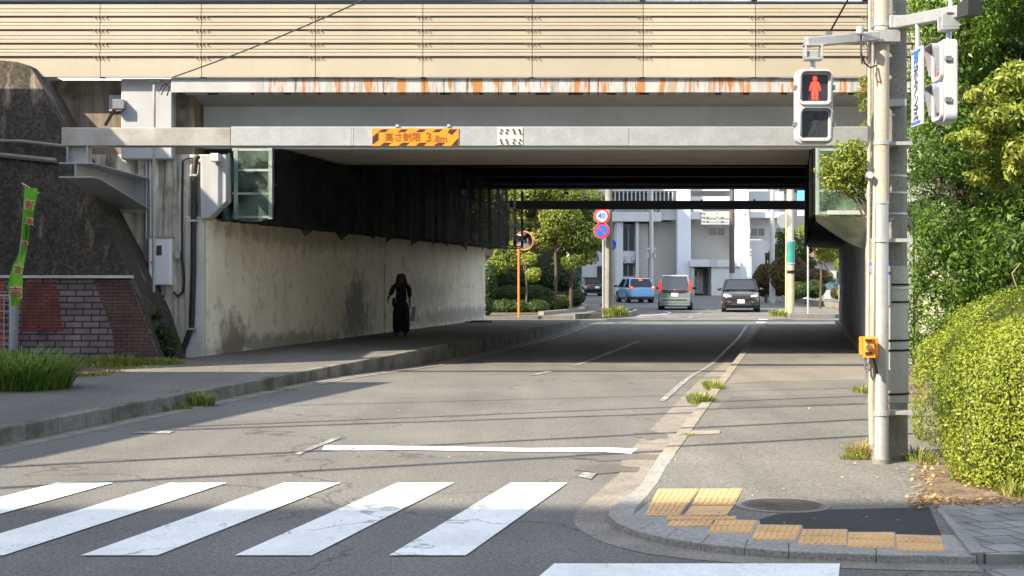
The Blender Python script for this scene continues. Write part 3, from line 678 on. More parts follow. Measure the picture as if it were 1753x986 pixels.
# H-section stub and tapered cantilever bracket back to the wing wall
xa = xl+.08; xb = xl+.52
zc = P(0,278,YH)[2]
mb = MB(); mb.box(xa,xa+.02,YH+.02,YH+.28,zc,zb); mb.box(xb-.12,xb-.10,YH+.02,YH+.28,zc,zb); mb.box(xa+.02,xb-.12,YH+.14,YH+.16,zc,zb); mb.build('stub_column', m_galv, HB)
mb = MB()
zl = P(0,302,YH)[2]
mb.box(xa-.12,xb,YH+.0,27.0,zc-.02,zc)
mb.prism([(xa+.13,YH+.02,zc-.02),(xa+.13,27.0,zc-.02),(xa+.13,27.0,zl-.35),(xa+.13,YH+.4,zl),(xa+.13,YH+.02,zl)],(.02,0,0))
mb.prism([(xa-.12,YH,zl),(xa-.12,YH+.4,zl),(xa-.12,27.0,zl-.35),(xa-.12,27.0,zl-.37),(xa-.12,YH+.4,zl-.02),(xa-.12,YH,zl-.02)],(xb-xa+.12,0,0))
mb.box(xa-.14,xb+.06,26.90,26.99,zl-.42,zc+.03)
mb.build('bracket', m_galv, HB)
mb = MB(); mb.box(7.0,7.4,YH+.02,27,zc-.02,zc); mb.box(7.18,7.20,YH+.02,27,zl-.3,zc-.02); mb.box(7.0,7.4,YH+.02,27,zl-.32,zl-.3); mb.box(7.15,7.25,YH+.02,YH+.28,zc,zb); mb.build('bracket', m_galv, HB)

# second bar beyond
HB2 = thing('height_limit_bar', (3, 53.2, 4.2), 'thin dark height limit beam beyond the far end of the bridge', 'height bar', 'height limit beams')
YB2=53.2
MB().box(-.5, 11.8, YB2, YB2+.3, P(0,358,YB2)[2], P(0,343.5,YB2)[2]).build('beam', m_dark, HB2)
for x in (-.3, 11.4): MB().box(x, x+.2, 51.0, YB2, 4.1, 4.35).build('bracket', m_dark, HB2)
mb=MB()
for px in (1141,1202,1292): x=P(px,0,YB2)[0]; mb.box(x-.03,x+.03,YB2+.05,YB2+.12,4.54,4.6)
mb.build('lug', m_dark, HB2)

# height limit sign
xs0=P(637,0,YH)[0]; xs1=P(785,0,YH)[0]; sz0=P(0,250,YH)[2]; sz1=P(0,220,YH)[2]
HS = thing('height_limit_sign', ((xs0+xs1)/2, YH-.02, sz0), 'orange and black striped height limit sign on the grey beam', 'sign')
MB().box(xs0,xs1,YH-.018,YH-.004,sz0,sz1).build('board', m_signor, HS)
mb=MB(); W=xs1-xs0; Hh=sz1-sz0; ys_=YH-.0215
def quad(u0,u1,u2,u3,v0,v1): mb.prism([(xs0+u0*W,ys_,sz0+v0*Hh),(xs0+u1*W,ys_,sz0+v0*Hh),(xs0+u2*W,ys_,sz0+v1*Hh),(xs0+u3*W,ys_,sz0+v1*Hh)],(0,.003,0))
for u in (.105,.33,.54,.73): quad(u-.03+.025,u+.055+.02,u+.08+.02,u+.03,.79,.96) if False else quad(u-.035,u+.045,u+.085,u+.012,.79,.955)
for u in (.15,.36,.56,.77): quad(u-.055,u+.035,u+.075,u-.01,.02,.19)
mb.prism([(xs0+.005*W,ys_,sz0+.08*Hh),(xs0+.075*W,ys_,sz0+.34*Hh),(xs0+.075*W,ys_,sz0+.80*Hh),(xs0+.005*W,ys_,sz0+.52*Hh)],(0,.003,0))
mb.prism([(xs0+.915*W,ys_,sz0+.02*Hh),(xs0+.995*W,ys_,sz0+.02*Hh),(xs0+.995*W,ys_,sz0+.45*Hh)],(0,.003,0))
mb.prism([(xs0+.875*W,ys_,sz0+.78*Hh),(xs0+.92*W,ys_,sz0+.62*Hh),(xs0+.985*W,ys_,sz0+.955*Hh),(xs0+.90*W,ys_,sz0+.955*Hh)],(0,.003,0))
mb.build('stripes', m_signbk, HS)
cz=sz0+.47*Hh
text('高さ制限', .150, m_signbr, HS, face_cam(xs0+.355*W,ys_,cz), sx=.98)
text('3', .21, m_signbr, HS, face_cam(xs0+.655*W,ys_,cz), name='lettering')
text('.8m', .15, m_signbr, HS, face_cam(xs0+.785*W,ys_,cz-.02), name='lettering', sx=1.05)

# ================================================================== NET CAGES
def cage(name, xo, yw, label, side, zbot, xin, zb2):
    # side +1: cage stands on the left wall, its outer side faces +x ; xo outer x at Y=27.3
    t = thing(name, (xo, 27.3, zbot), label, 'net cage', 'bird net cages on the abutment walls')
    Y0, Y1 = 27.3, 52.0; top = 4.12
    n=18
    for i in range(n+1):
        Y=Y0+(Y1-Y0)*i/n; x=xo+.2*(Y-Y0)
        ww=.045
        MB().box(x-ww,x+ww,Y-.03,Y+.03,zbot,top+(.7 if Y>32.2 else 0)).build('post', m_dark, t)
    mb = MB()
    for z in (zbot+.02, (zbot+top)/2, top-.02):
        mb.bar((xo,Y0+.3,z),(xo+.2*(Y1-Y0),Y1,z),.05,.05)
    mb.build('rail', m_dark, t)
    # front frame : galvanised
    mb = MB()
    xi = xin
    for x in (xo-.03*side, (xi+.07*side)): mb.box(x-.035,x+.035,Y0-.04,Y0+.02,zbot,top)
    for z in (zbot+.04, zbot+.04+(top-zbot)*.33, zbot+.04+(top-zbot)*.66, top-.03):
        mb.box(min(xi,xo),max(xi,xo),Y0-.03,Y0+.0,z-.022,z+.022)
    mb.build('front_frame', m_steelgreen, t)
    mb = MB()
    # slightly sagging net on the front
    nx_,nz_=8,8; A=[]
    for j in range(nz_+1):
        for i in range(nx_+1):
            u=i/nx_; v=j/nz_
            A.append((xi+(xo-xi)*u+.02*math.sin(v*9), Y0-.05-.05*math.sin(u*3.1)*(1-v)-.02*math.sin(u*17+v*5), zbot-.06*math.sin(u*3.14)+(top-zbot)*v))
    mb.add(A,[(j*(nx_+1)+i,j*(nx_+1)+i+1,(j+1)*(nx_+1)+i+1,(j+1)*(nx_+1)+i) for j in range(nz_) for i in range(nx_)])
    mb.build('front_net', m_net if side>0 else m_netp, t, smooth=True)
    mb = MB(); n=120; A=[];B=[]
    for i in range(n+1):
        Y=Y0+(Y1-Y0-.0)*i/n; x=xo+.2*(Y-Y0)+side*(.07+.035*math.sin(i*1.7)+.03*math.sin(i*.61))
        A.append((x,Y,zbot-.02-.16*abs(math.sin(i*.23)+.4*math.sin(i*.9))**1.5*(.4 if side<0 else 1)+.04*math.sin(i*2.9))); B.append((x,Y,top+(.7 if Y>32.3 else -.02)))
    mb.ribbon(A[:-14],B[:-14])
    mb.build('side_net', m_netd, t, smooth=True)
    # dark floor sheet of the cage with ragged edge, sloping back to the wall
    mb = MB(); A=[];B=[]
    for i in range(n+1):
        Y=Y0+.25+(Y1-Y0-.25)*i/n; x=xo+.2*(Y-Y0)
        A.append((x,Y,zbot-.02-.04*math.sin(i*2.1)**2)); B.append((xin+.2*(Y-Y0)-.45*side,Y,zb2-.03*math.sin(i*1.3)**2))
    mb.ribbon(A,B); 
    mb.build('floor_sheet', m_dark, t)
    return t
cL = cage('bird_net_cage', P(466,0,27.3)[0], 0, 'dark hanging net cage with green framed end along the left wall', 1, P(0,375,27.3)[2], P(398,0,27.3)[0], P(0,375,27.3)[2])
cR = cage('bird_net_cage', P(1396,0,27.3)[0], 0, 'pale green net cage sagging beside the right abutment', -1, P(0,368,27.3)[2], P(1492,0,27.3)[0], 2.72)
# crumpled net hanging off the ends
mb=MB(); A=[];n=14
a=P(386,262,27.2); 
for j in range(n+1):
    for i in range(5):
        v=j/n; u=i/4
        A.append((P(382,0,27.2)[0]+(.16+.05*math.sin(v*7))*u+.03*math.sin(v*13+u*3), 27.2+.12*math.sin(u*6+v*4), P(0,262,27.2)[2]-(1.28)*v))
mb.add(A,[(j*5+i,j*5+i+1,(j+1)*5+i+1,(j+1)*5+i) for j in range(n) for i in range(4)]); mb.build('loose_net', netmat('loose',(.05,.12,.08),.3,50), cL, smooth=True)
mb=MB(); A=[]; n=10
for j in range(n+1):
    for i in range(n+1):
        u=i/n; v=j/n
        p0=Vector(P(1395,368,27.2)); p1=Vector(P(1490,372,27.2)); p2=Vector(P(1398,392-12,27.7)); p3=Vector(P(1490,425,27.9))
        q=(p0*(1-u)+p1*u)*(1-v)+(p2*(1-u)+p3*u)*v; q.y-=.12*math.sin(v*3.1)*math.sin(u*3.1); q.z-=.10*math.sin(u*2.5)*v
        A.append(q)
mb.add(A,[(j*(n+1)+i,j*(n+1)+i+1,(j+1)*(n+1)+i+1,(j+1)*(n+1)+i) for j in range(n) for i in range(n)]); mb.build('sagging_net', netmat('sag',(.26,.30,.24),.22,60), cR, smooth=True)
MB().box(P(1418,0,27.1)[0],P(1485,0,27.1)[0],27.1,27.2,P(0,367,27.1)[2],P(0,360,27.1)[2]).build('ledge_plate', m_block, cR)
# far end frame, galvanised edge of left cage
mb=MB(); 
for px,py0,py1 in ((882,350,420),(869,345,420)): 
    a=P(px,py1,52.2); b=P(px,py0,52.2); mb.box(a[0]-.05,a[0]+.05,52.15,52.25,a[2],b[2])
mb.build('end_frame', m_dark, cL)

# ================================================================== ABUTMENT FITTINGS
Yw = 26.95
def pw(px,py,d=0.): return P(px,py,Yw-d)
CB = thing('control_cabinet', pw(279,488), 'white metal control cabinet hung on the stained abutment', 'cabinet')
a=pw(255,488,.22); b=pw(302,407,.22); xs2=pw(291,0,.22)[0]
MB().box(a[0],pw(293,0,.22)[0],Yw-.24,Yw-.03,a[2],b[2]).build('body', m_cab, CB, bevel=.006)
MB().box(a[0]+.012,pw(291,0,.22)[0],Yw-.255,Yw-.242,a[2]+.02,b[2]-.015).build('door', m_cab, CB, bevel=.003)
mb=MB(); q0=pw(268,437,.25); q1=pw(277,420,.25); MB().box(q0[0],q1[0],Yw-.262,Yw-.2555,q0[2],q1[2]).build('window', m_lens, CB)
q=pw(260,449,.25); MB().box(q[0]-.015,q[0]+.015,Yw-.275,Yw-.2555,q[2]-.02,q[2]+.02).build('handle', m_rim, CB)
MB().box(a[0]-.02,pw(293,0,.22)[0]+.02,Yw-.27,Yw-.02,b[2],b[2]+.02).build('top_cover', m_galvw, CB)
q0=pw(299,443,.1); q1=pw(308,430,.1)
o=MB().box(q0[0],q1[0],Yw-.12,Yw,q0[2],q1[2]).build('junction_box', m_galv, None, origin=(q0[0],Yw,q0[2]), bevel=.008); tag(o,'small grey junction box beside the white cabinet','box')
def pipe(name,pts,r,m,label,d=.05,smooth=True,cat='pipe'):
    P3=[pw(px,py,d) for px,py in pts]
    o=MB().tube(P3,r,10).build(name,m,None,origin=P3[-1],smooth=smooth); return tag(o,label,cat)
pipe('conduit',[(246,252),(249,256),(251,268),(251,300),(250,400),(249,490)],.022,m_galv,'grey conduit running down to the left of the white cabinet',.06)
pipe('conduit',[(196,250),(238,251),(246,256),(257,275),(257,407)],.026,m_galv,'grey conduit bending down into the top of the white cabinet',.07)
pipe('conduit',[(250,490),(252,508),(262,522),(274,522),(283,510),(285,490)],.02,m_galv,'outer looped grey conduit under the white cabinet',.09)
pipe('conduit',[(256,489),(258,503),(265,512),(273,510),(278,500),(279,489)],.018,m_galv,'inner looped grey conduit under the white cabinet',.12)
pipe('conduit',[(297,489),(298,540),(299,608)],.012,m_galv,'thin grey conduit dropping from the cabinet to the ground',.05)
pipe('cable',[(333,272),(319,270),(313,276),(312,330),(312,440),(315,480),(313,500),(305,507),(297,500)],.022,m_black,'black cable looping down beside the junction box',.05,cat='cable')
dp=pipe('drain_pipe',[(340,266),(335,272),(332,300),(331,470),(328,560),(316,592),(307,607)],.055,m_black,'black drain pipe running down the abutment corner',.10)
mb=MB()
for px,py in ((331,300),(331,378),(329,563)):
    q=pw(px,py,.1); mb.box(q[0]-.075,q[0]+.075,Yw-.17,Yw,q[2]-.02,q[2]+.02)
br=mb.build('pipe_clamp', m_galv, dp)
# thin post in front of the white block
o=MB().tube([P(263,500,26.0),P(264,140,26.0)],.028,8).build('service_mast',m_galvw,None,origin=P(263,500,26.0)); tag(o,'slim brown mast rising before the white bearing block','pole')
q=P(264,138,26.0); MB().box(q[0]-.12,q[0]+.12,25.95,26.05,q[2]-.04,q[2]+.03).build('mast_cap',m_black,o)
mb=MB(); mb.tube([P(268,140,26),P(278,136,26),P(284,146,26),P(276,162,26),P(270,156,26),P(283,142,26),P(290,150,26.2),P(286,164,26.2)],.012,6); mb.build('cable_loop',m_black,o,smooth=True)
# flood light on the wing wall
fl=thing('flood_light',P(200,185,26.6),'grey flood light on a plate bolted to the wing wall','light')
a=P(187,190,26.97);b=P(212,163,26.97); MB().box(a[0],b[0],26.95,26.99,a[2],b[2]).build('mounting_plate',m_block,fl)
a=P(193,187,26.6); b=P(213,170,26.6); mb=MB(); mb.box(a[0],b[0],26.55,26.8,a[2],b[2]); mb.box(a[0]+.03,b[0]-.03,26.8,26.96,a[2]+.05,b[2]-.05); mb.build('lamp_body',m_rim,fl,bevel=.01)
MB().bar(P(200,180,26.75),P(180,215,26.75),.05,.05).build('strut',m_dark,fl)
# small box camera at corner block
a=P(360,276,26.5);b=P(374,262,26.5); o=MB().box(a[0],b[0],26.5,26.78,a[2],b[2]).build('junction_box',m_white,None,origin=a,bevel=.008); tag(o,'small white junction box at the left end of the girder','box')

# ================================================================== OVERHEAD WIRES (their shadows cross the road)
def wire(p,q,sag,r,label,name='overhead_wire'):
    p=Vector(p);q=Vector(q);pts=[]
    for i in range(17):
        t=i/16; v=p.lerp(q,t); v.z-=sag*4*t*(1-t); pts.append(v)
    o=MB().tube(pts,r,6).build(name,m_black,None,origin=tuple(pts[0]))
    return tag(o,label,'wire','overhead wires')
wire(P(296,132,26.2),P(640,-8,22),.05,.012,'thin wire rising from the bearing block past the cream barrier')
def wsh(pxa,pya,pxb,pyb,h,r,sag,label):
    a=Vector(G(pxa,pya));b=Vector(G(pxb,pyb)); d=(b-a).normalized(); a-=d*14; b+=d*9
    off=Vector((-SUN.x/-SUN.z*h,-SUN.y/-SUN.z*h,h)); wire(a+off,b+off,sag,r,label)
wsh(620,718,1140,697,7.2,.05,.1,'thick overhead wire whose shadow crosses the road fourth from the crossing')
wsh(560,727,1200,706,7.0,.06,.1,'thick overhead wire whose shadow crosses the road third from the crossing')
wsh(640,690,1180,676,7.6,.03,.1,'thin overhead wire whose shadow lies farthest from the crossing')
wsh(140,792,1140,741,6.6,.06,.15,'thick overhead wire whose shadow touches the stop line')
wsh(150,826,1060,776,6.4,.06,.15,'thick overhead wire whose shadow lies nearest the crossing')

# ================================================================== RIGHT FOREGROUND POLES
xc,yc=3.32,12.62
CP = thing('utility_pole',(xc,yc,PR),'thick grey concrete utility pole beside the hedge','utility pole')
MB().tube([(xc,yc,PR-.05),(xc,yc,3),(xc,yc,9.5)],[.165,.158,.135],24).build('pole',m_pole,CP,smooth=True)
z=lambda py,Y=12.45: H+(478-py)*Y/F
mb=MB(); mb.tube([(xc,yc,z(690)),(xc,yc,z(455))],[.171,.168],24); sheet=mb.build('wrap_sheet',mk('wrap',(.36,.35,.30),.7,v=.15,streak=.3,streakc=(.2,.19,.16),sxy=9,sz=.4),CP,smooth=True)
for py in (45,245,300,329,365,412,487,493,517,583,600,675,710):
    zz=z(py); dark=py in (487,517,583,600,675)
    MB().tube([(xc,yc,zz-.008),(xc,yc,zz+.008)],.176 if py>440 else .164,24).build('band',m_dark if dark else m_poles,CP)
for py in (48,412,248,704):
    zz=z(py); mb=MB(); mb.tube([(3.165,12.27,zz-.018),(3.165,12.27,zz+.018)],.072,16); mb.box(3.1,3.44,12.29,12.46,zz-.015,zz+.015); mb.build('clamp',m_poles,CP)
for px,py in ((1530,21),(1529,197),(1526,375)):
    q=P(px,py,12.44); MB().tube([(q[0],12.42,q[2]),(q[0],12.5,q[2])],.012,8).build('step_bolt',m_galv,CP)
q=P(1534,176,12.4); MB().box(q[0]-.05,q[0]+.08,12.36,12.48,q[2]-.03,q[2]+.03).build('bracket',m_galv,CP)
# pole sign wrap (blue block, vertical lettering)
def arc(r,a0,a1,z0,z1,n=8):
    mb=MB();A=[];B=[]
    for i in range(n+1):
        t=R(a0+(a1-a0)*i/n); A.append((xc+r*math.cos(t),yc+r*math.sin(t),z0)); B.append((xc+r*math.cos(t),yc+r*math.sin(t),z1))
    return mb.ribbon(A,B)
PS=thing('pole_sign',(xc-.17,yc,z(520)),'white and blue wrapped sign strip on the concrete pole','sign')
arc(.180,170,262,z(524),z(446)).build('plate',m_white,PS,smooth=True)
arc(.183,170,262,z(455),z(447)).build('blue_band',m_blue,PS); arc(.183,170,262,z(470),z(465)).build('blue_band',m_blue,PS)
arc(.183,200,215,z(466),z(457)).build('blue_band',m_blue,PS)
for k in range(7):
    zz=z(479+k*6); arc(.184,208,222,zz-.012,zz+.010,2).build('printed_text',m_black,PS)
# steel signal pole
SP = thing('signal_pole',(3.165,12.27,PR),'slim pale steel signal pole strapped before the concrete pole','signal pole')
MB().tube([(3.165,12.27,PR-.03),(3.165,12.27,z(347,12.27))],.0625,20).build('lower_tube',m_poles,SP,smooth=True)
MB().tube([(3.165,12.27,z(347,12.27)),(3.175,12.27,8.5)],.066,20).build('upper_sleeve',m_poleb,SP,smooth=True)
MB().tube([(3.165,12.27,z(345,12.27)),(3.165,12.27,z(349,12.27))],.069,20).build('collar',m_poles,SP)
MB().tube([(3.165,12.27,PR),(3.165,12.27,PR+.04)],.075,20).build('base_ring',m_pole,SP)
# conduits
for i,(px,py0,py1,r,lab) in enumerate(((1486,-120,580,.015,'outer beige conduit dropping to the orange push button box'),(1494,300,580,.017,'inner beige conduit beside the concrete pole'))):
    a=P(px,py1,12.25); b=P(px+4,py0,12.25)
    o=MB().tube([a,b],r,8).build('conduit',m_poleb,None,origin=a); tag(o,lab,'pipe')
    if i==0:
        for py in (300,): q=P(px+2,py,12.22); MB().tube([(q[0],12.18,q[2]),(q[0],12.26,q[2])],.03,10).build('clip',m_white,o)
o=MB().tube([P(1494,580,12.25),P(1492,680,12.28),P(1493,760,12.28)],.028,10).build('conduit',m_poleb,None,origin=P(1493,760,12.28),smooth=True); tag(o,'beige conduit rising from the pavement under the orange box','pipe')
# push button
BX=thing('push_button_box',P(1487,609,12.15),'orange pedestrian push button box on the poles','push button')
a=P(1476,609,12.12); b=P(1500,577,12.12)
MB().box(a[0],b[0],12.06,12.24,a[2],b[2]).build('body',m_orange,BX,bevel=.008)
MB().prism([(a[0]-.005,12.055,b[2]),(a[0]-.03,12.05,b[2]+.005),(a[0]-.01,12.03,a[2]-.01),(a[0]+.09,12.03,a[2]-.01),(a[0]+.07,12.04,b[2]+.005)],(0,.02,0)).build('front_cover',m_orange,BX)
cx=a[0]+.03; 
MB().tube([(cx,12.0,(a[2]+b[2])/2),(cx,12.04,(a[2]+b[2])/2)],.024,14).build('button',m_rim,BX)
for dz in (-.052,.056): MB().box(cx-.028,cx+.032,12.02,12.035,(a[2]+b[2])/2+dz-.009,(a[2]+b[2])/2+dz+.009).build('label_plate',m_signbk,BX)
MB().tube([P(1482,609,12.2),P(1481,630,12.2),P(1485,638,12.2),P(1489,632,12.2),P(1490,611,12.2)],.01,8).build('cable',m_rim,BX,smooth=True)
MB().tube([P(1493,608,12.16),P(1498,622,12.15),P(1502,640,12.16)],.01,8).build('cable',m_black,BX,smooth=True)

# ------------------------------------------------------------------ pedestrian signals
def rrect(w_,h_,r,n=5):
    pts=[]
    for cx_,cz_,a0 in ((w_/2-r,h_/2-r,0),(-w_/2+r,h_/2-r,90),(-w_/2+r,-h_/2+r,180),(w_/2-r,-h_/2+r,270)):
        for k in range(n+1):
            t=R(a0+90*k/n); pts.append((cx_+r*math.cos(t),cz_+r*math.sin(t)))
    return pts
def ring(mb,o_,i_,y0,y1,cz_,mi=0):
    n=len(o_)
    v=[(x,y0,z_+cz_) for x,z_ in o_]+[(x,y0,z_+cz_) for x,z_ in i_]+[(x,y1,z_+cz_) for x,z_ in o_]+[(x,y1,z_+cz_) for x,z_ in i_]
    f=[]
    for k in range(n):
        j=(k+1)%n; f+= [(k,j,n+j,n+k),(2*n+k,3*n+k,3*n+j,2*n+j),(k,2*n+k,2*n+j,j),(n+k,n+j,3*n+j,3*n+k)]
    mb.add(v,f,mi)
def signal(loc,rot,lit,label):
    t=thing('pedestrian_signal',loc,label,'traffic signal','pedestrian signal heads',rot)
    Wd,Ht=.315,.63
    o_=rrect(Wd,Ht,.06); mb=MB(); mb.prism([(x,0,z_) for x,z_ in o_],(0,.10,0)); mb.build('housing',m_white,t,world=False,bevel=.012,seg=2)
    for k,cz_ in enumerate((.153,-.153)):
        mb=MB(); ring(mb,rrect(.275,.285,.045),rrect(.218,.225,.02),-.03,.0,cz_); mb.build('door_frame',m_white,t,world=False,bevel=.004)
        MB().box(-.108,.108,-.012,-.004,cz_-.111,cz_+.111).build('lens',m_lens,t,world=False)
        # hood: top and upper sides
        mb=MB(); op=[p for p in rrect(.262,.272,.045)]; ip=[p for p in rrect(.250,.260,.04)]
        n=len(op)
        idx=[i for i in range(n) if op[i][1]>-.05]
        v=[];f=[]
        seq=[n-1]+list(range(0,12))+[12] 
        seq=[23]+list(range(0,13))
        for i in seq:
            x,z_=op[i]; xi,zi=ip[i]; dep=.055 if z_>.03 else .02
            v+=[(x,-.03,z_+cz_),(x,-.03-dep,z_+cz_),(xi,-.03-dep,zi+cz_),(xi,-.03,zi+cz_)]
        for q_ in range(len(seq)-1):
            a_=q_*4; b_=a_+4
            f+=[(a_,b_,b_+1,a_+1),(a_+1,b_+1,b_+2,a_+2),(a_+2,b_+2,b_+3,a_+3)]
        mb.add(v,f); mb.build('hood',mk('hood_grey',(.22,.24,.27),.5,v=.05) if k==0 and 'hood_grey' not in bpy.data.materials else bpy.data.materials['hood_grey'],t,world=False)
        # figure
        mb=MB(); hd=[(.018*math.cos(2*math.pi*i/12),.02*math.sin(2*math.pi*i/12)+.078) for i in range(12)]
        y_=-.0155
        mb.prism([(x,y_,z_+cz_) for x,z_ in hd],(0,.003,0))
        if k==0:
            body=[(-.012,.056),(.012,.056),(.032,.046),(.040,.02),(.050,-.022),(.041,-.026),(.028,.008),(.026,-.02),(.024,-.092),(.031,-.100),(.005,-.100),(.003,-.028),(-.003,-.028),(-.005,-.100),(-.031,-.100),(-.024,-.092),(-.026,-.02),(-.028,.008),(-.041,-.026),(-.050,-.022),(-.040,.02),(-.032,.046)]
        else:
            body=[(-.01,.056),(.012,.056),(.024,.045),(.034,.012),(.026,.008),(.016,.022),(.014,-.02),(.034,-.09),(.02,-.096),(.0,-.035),(-.022,-.095),(-.036,-.088),(-.014,-.02),(-.014,.02),(-.026,-.002),(-.034,.004),(-.022,.045)]
        mb.prism([(x,y_,z_+cz_) for x,z_ in body],(0,.003,0))
        mb.build('figure', m_redman if (k==0 and lit) else m_offman, t, world=False)
    for sx_ in (-1,1):
        for z_ in (.16,-.15): MB().box(sx_*Wd/2-.018,sx_*Wd/2+.018,.0,.05,z_-.02,z_+.02).build('latch',m_rim,t,world=False,bevel=.004)
    MB().tube([(0,.07,Ht/2-.01),(0,.07,Ht/2+.08)],.022,10).build('mount_neck',m_galv,t,world=False)
    mb=MB(); mb.box(-.075,.075,.0,.13,Ht/2+.08,Ht/2+.10); mb.box(-.075,-.06,.0,.13,Ht/2+.1,Ht/2+.2); mb.box(.06,.075,.0,.13,Ht/2+.1,Ht/2+.2); mb.box(-.05,.03,.02,.1,Ht/2+.1,Ht/2+.155); mb.box(-.09,.09,.03,.1,Ht/2+.2,Ht/2+.215)
    mb.build('mount_bracket',m_galv,t,world=False,bevel=.004)
    return t
sg1=signal((P(1394.5,0,12.0)[0],12.0,(P(0,117,12)[2]+P(0,247,12)[2])/2),0,True,'pedestrian signal lit with a red man over the road')
s2=P(1613,142,10.95)
sg2=signal((3.265,10.93,s2[2]),R(-93),True,'pedestrian signal seen side-on before the dark tree')
# arms
def armthing(name,a,b,w0,label):
    t=thing(name,a,label,'bracket arm','signal arms on the steel pole')
    MB().bar(a,b,w0,w0*.95).build('arm',m_galv,t,bevel=.008)
    return t
a=(3.12,12.2,P(0,62,12.2)[2]); b=P(1379,73,12.07)
A1=armthing('signal_gantry',a,b,.085,'galvanised arm carrying the red-lit signal')
MB().tube([P(1471,58,12.05),P(1473,46,12.05)],.03,10).build('insulator',m_white,A1); 
MB().tube([P(1474,58,12.1),P(1474,95,12.1),P(1476,110,12.1)],.008,6).build('cable',m_black,A1)
MB().tube([P(1474,90,12.12),P(1480,108,12.12),P(1490,116,12.12),P(1500,112,12.2)],.008,6).build('cable',m_black,A1,smooth=True)
mb=MB(); mb.box(3.06,3.30,12.16,12.33,a[2]-.05,a[2]+.05); mb.build('clamp',m_galv,A1)
MB().box(b[0]+.0,b[0]+.12,12.0,12.12,b[2]-.01,b[2]+.075).build('end_plate',m_rim,A1) if False else None
q=P(1418,60,12.1); MB().box(q[0]-.02,q[0]+.03,12.08,12.14,q[2]-.03,q[2]+.03).build('eye_bolt',m_rim,A1)
o=MB().tube([P(1420,56,12.1),P(1440,20,12.0),P(1458,-12,11.9)],.008,6).build('stay_wire',m_dark,None,origin=P(1420,56,12.1)); tag(o,'short stay wire rising from the signal arm','wire')
a=(3.30,12.30,P(0,40,12.3)[2]); b=(3.40,10.78,P(0,22,10.85)[2])
A2=armthing('signal_gantry',a,b,.10,'galvanised arm carrying the side-on signal')
MB().bar((b[0]-.0,b[1]-.01,b[2]),(b[0]+.03,b[1]-.18,b[2]-.005),.11,.11).build('end_box',m_black,A2)
MB().box(3.22,3.40,12.2,12.46,a[2]-.055,a[2]+.055).build('clamp',m_galv,A2,bevel=.01)
MB().tube([(3.37,11.0,3.72),(3.37,11.0,4.6)],.016,8).build('cable',m_white,A2)
# hanging sign
BS=thing('hanging_sign',(3.335,11.62,2.87),'narrow white vertical sign hanging from the signal arm','sign')
z0s,z1s=P(0,214,11.6)[2],P(0,80,11.6)[2]
MB().box(3.30,3.325,11.54,11.83,z0s,z1s).build('board',m_white,BS,bevel=.004)
MB().tube([(3.31,11.68,z1s-.02),(3.31,11.68,3.72)],.018,8).build('hanger',m_white,BS)
for zz in (z0s+.028,z1s-.028): MB().box(3.297,3.2995,11.56,11.81,zz-.011,zz+.011).build('border_stripe',m_blue,BS)
m_txblue=mk('text_blue',(.03,.12,.42),.5,v=0); m_txdk=mk('text_dark',(.04,.05,.12),.5,v=0)
for i,ch in enumerate('押ボタン式'):
    mt=Matrix(((0,0,-1,3.297),(-1,0,0,11.685),(0,1,0,z1s-.105-i*.108),(0,0,0,1)))
    text(ch,.135,m_txblue if i==0 else m_txdk,BS,mt,ext=.001)

# ================================================================== TILES, MANHOLE
def tile(tl,tr,bl,br_,label,plain=False,ribs=6):
    z_=PR+.009
    p=[Vector(G(*q,z_)) for q in (tl,tr,br_,bl)]
    for v in p: v.z=0
    mb=MB(); mb.prism([(v.x,v.y,PR-.02) for v in p],(0,0,.0265))
    if not plain:
        for k in range(ribs):
            for half in (0,1):
                u0=(k+.25)/ribs; u1=(k+.75)/ribs; v0=.04+.49*half; v1=.47+.49*half
                def bi(u,v): return p[3].lerp(p[2],u).lerp(p[0].lerp(p[1],u),v)
                q=[bi(u0,v0),bi(u1,v0),bi(u1,v1),bi(u0,v1)]
                mb.prism([(v.x,v.y,PR+.0062) for v in q],(0,0,.005))
    c=sum(p,Vector())/4
    o=mb.build('tactile_tile',m_tact,None,origin=(c.x,c.y,PR)); tag(o,label,'paving tile','yellow tactile tiles at the kerb')
T=[(((1127,836),(1197,836),(1103,881),(1163,881)),'yellow ribbed tile beside the kerb, farthest left of the pair in sun'),
 (((1199,836),(1271,836),(1185,863),(1257,863)),'yellow ribbed tile of the far row nearest the manhole, right of the pair'),
 (((1184,865),(1256,865),(1171,881),(1243,881)),'smooth tan tile between the ribbed tiles and the manhole'),
 (((1143,883),(1262,883),(1140,889),(1256,889)),'thin yellow ribbed strip tile just below the smooth tan tile'),
 (((1148,891),(1225,890),(1141,900),(1217,900)),'yellow ribbed half tile, first of the stepped row along the kerb'),
 (((1222,890),(1297,890),(1212,911),(1287,911)),'yellow ribbed tile, second of the stepped row along the kerb'),
 (((1298,898),(1373,898),(1286,923),(1363,923)),'yellow ribbed tile, third of the stepped row, below the manhole edge'),
 (((1375,905),(1450,906),(1365,931),(1449,932)),'yellow ribbed tile, fourth of the stepped row along the kerb'),
 (((1453,910),(1531,911),(1450,936),(1531,938)),'yellow ribbed tile, last but one of the row toward the block paving'),
 (((1534,914),(1611,918),(1536,941),(1617,943)),'yellow ribbed tile, last of the row nearest the block paving')]
for i,((tl,tr,bl,b_),lab) in enumerate(T): tile(tl,tr,bl,b_,lab,plain=(i==2),ribs=7 if i!=3 else 11)
mx_,my_,_=G(1340,866,PR)
MH=thing('manhole_cover',(mx_,my_,PR),'round cast iron manhole cover set in the pavement','manhole cover')
mb=MB(); n=40
def disc(r,z0_,h_): mb.prism([(mx_+r*math.cos(2*math.pi*k/n),my_+r*math.sin(2*math.pi*k/n),z0_) for k in range(n)],(0,0,h_))
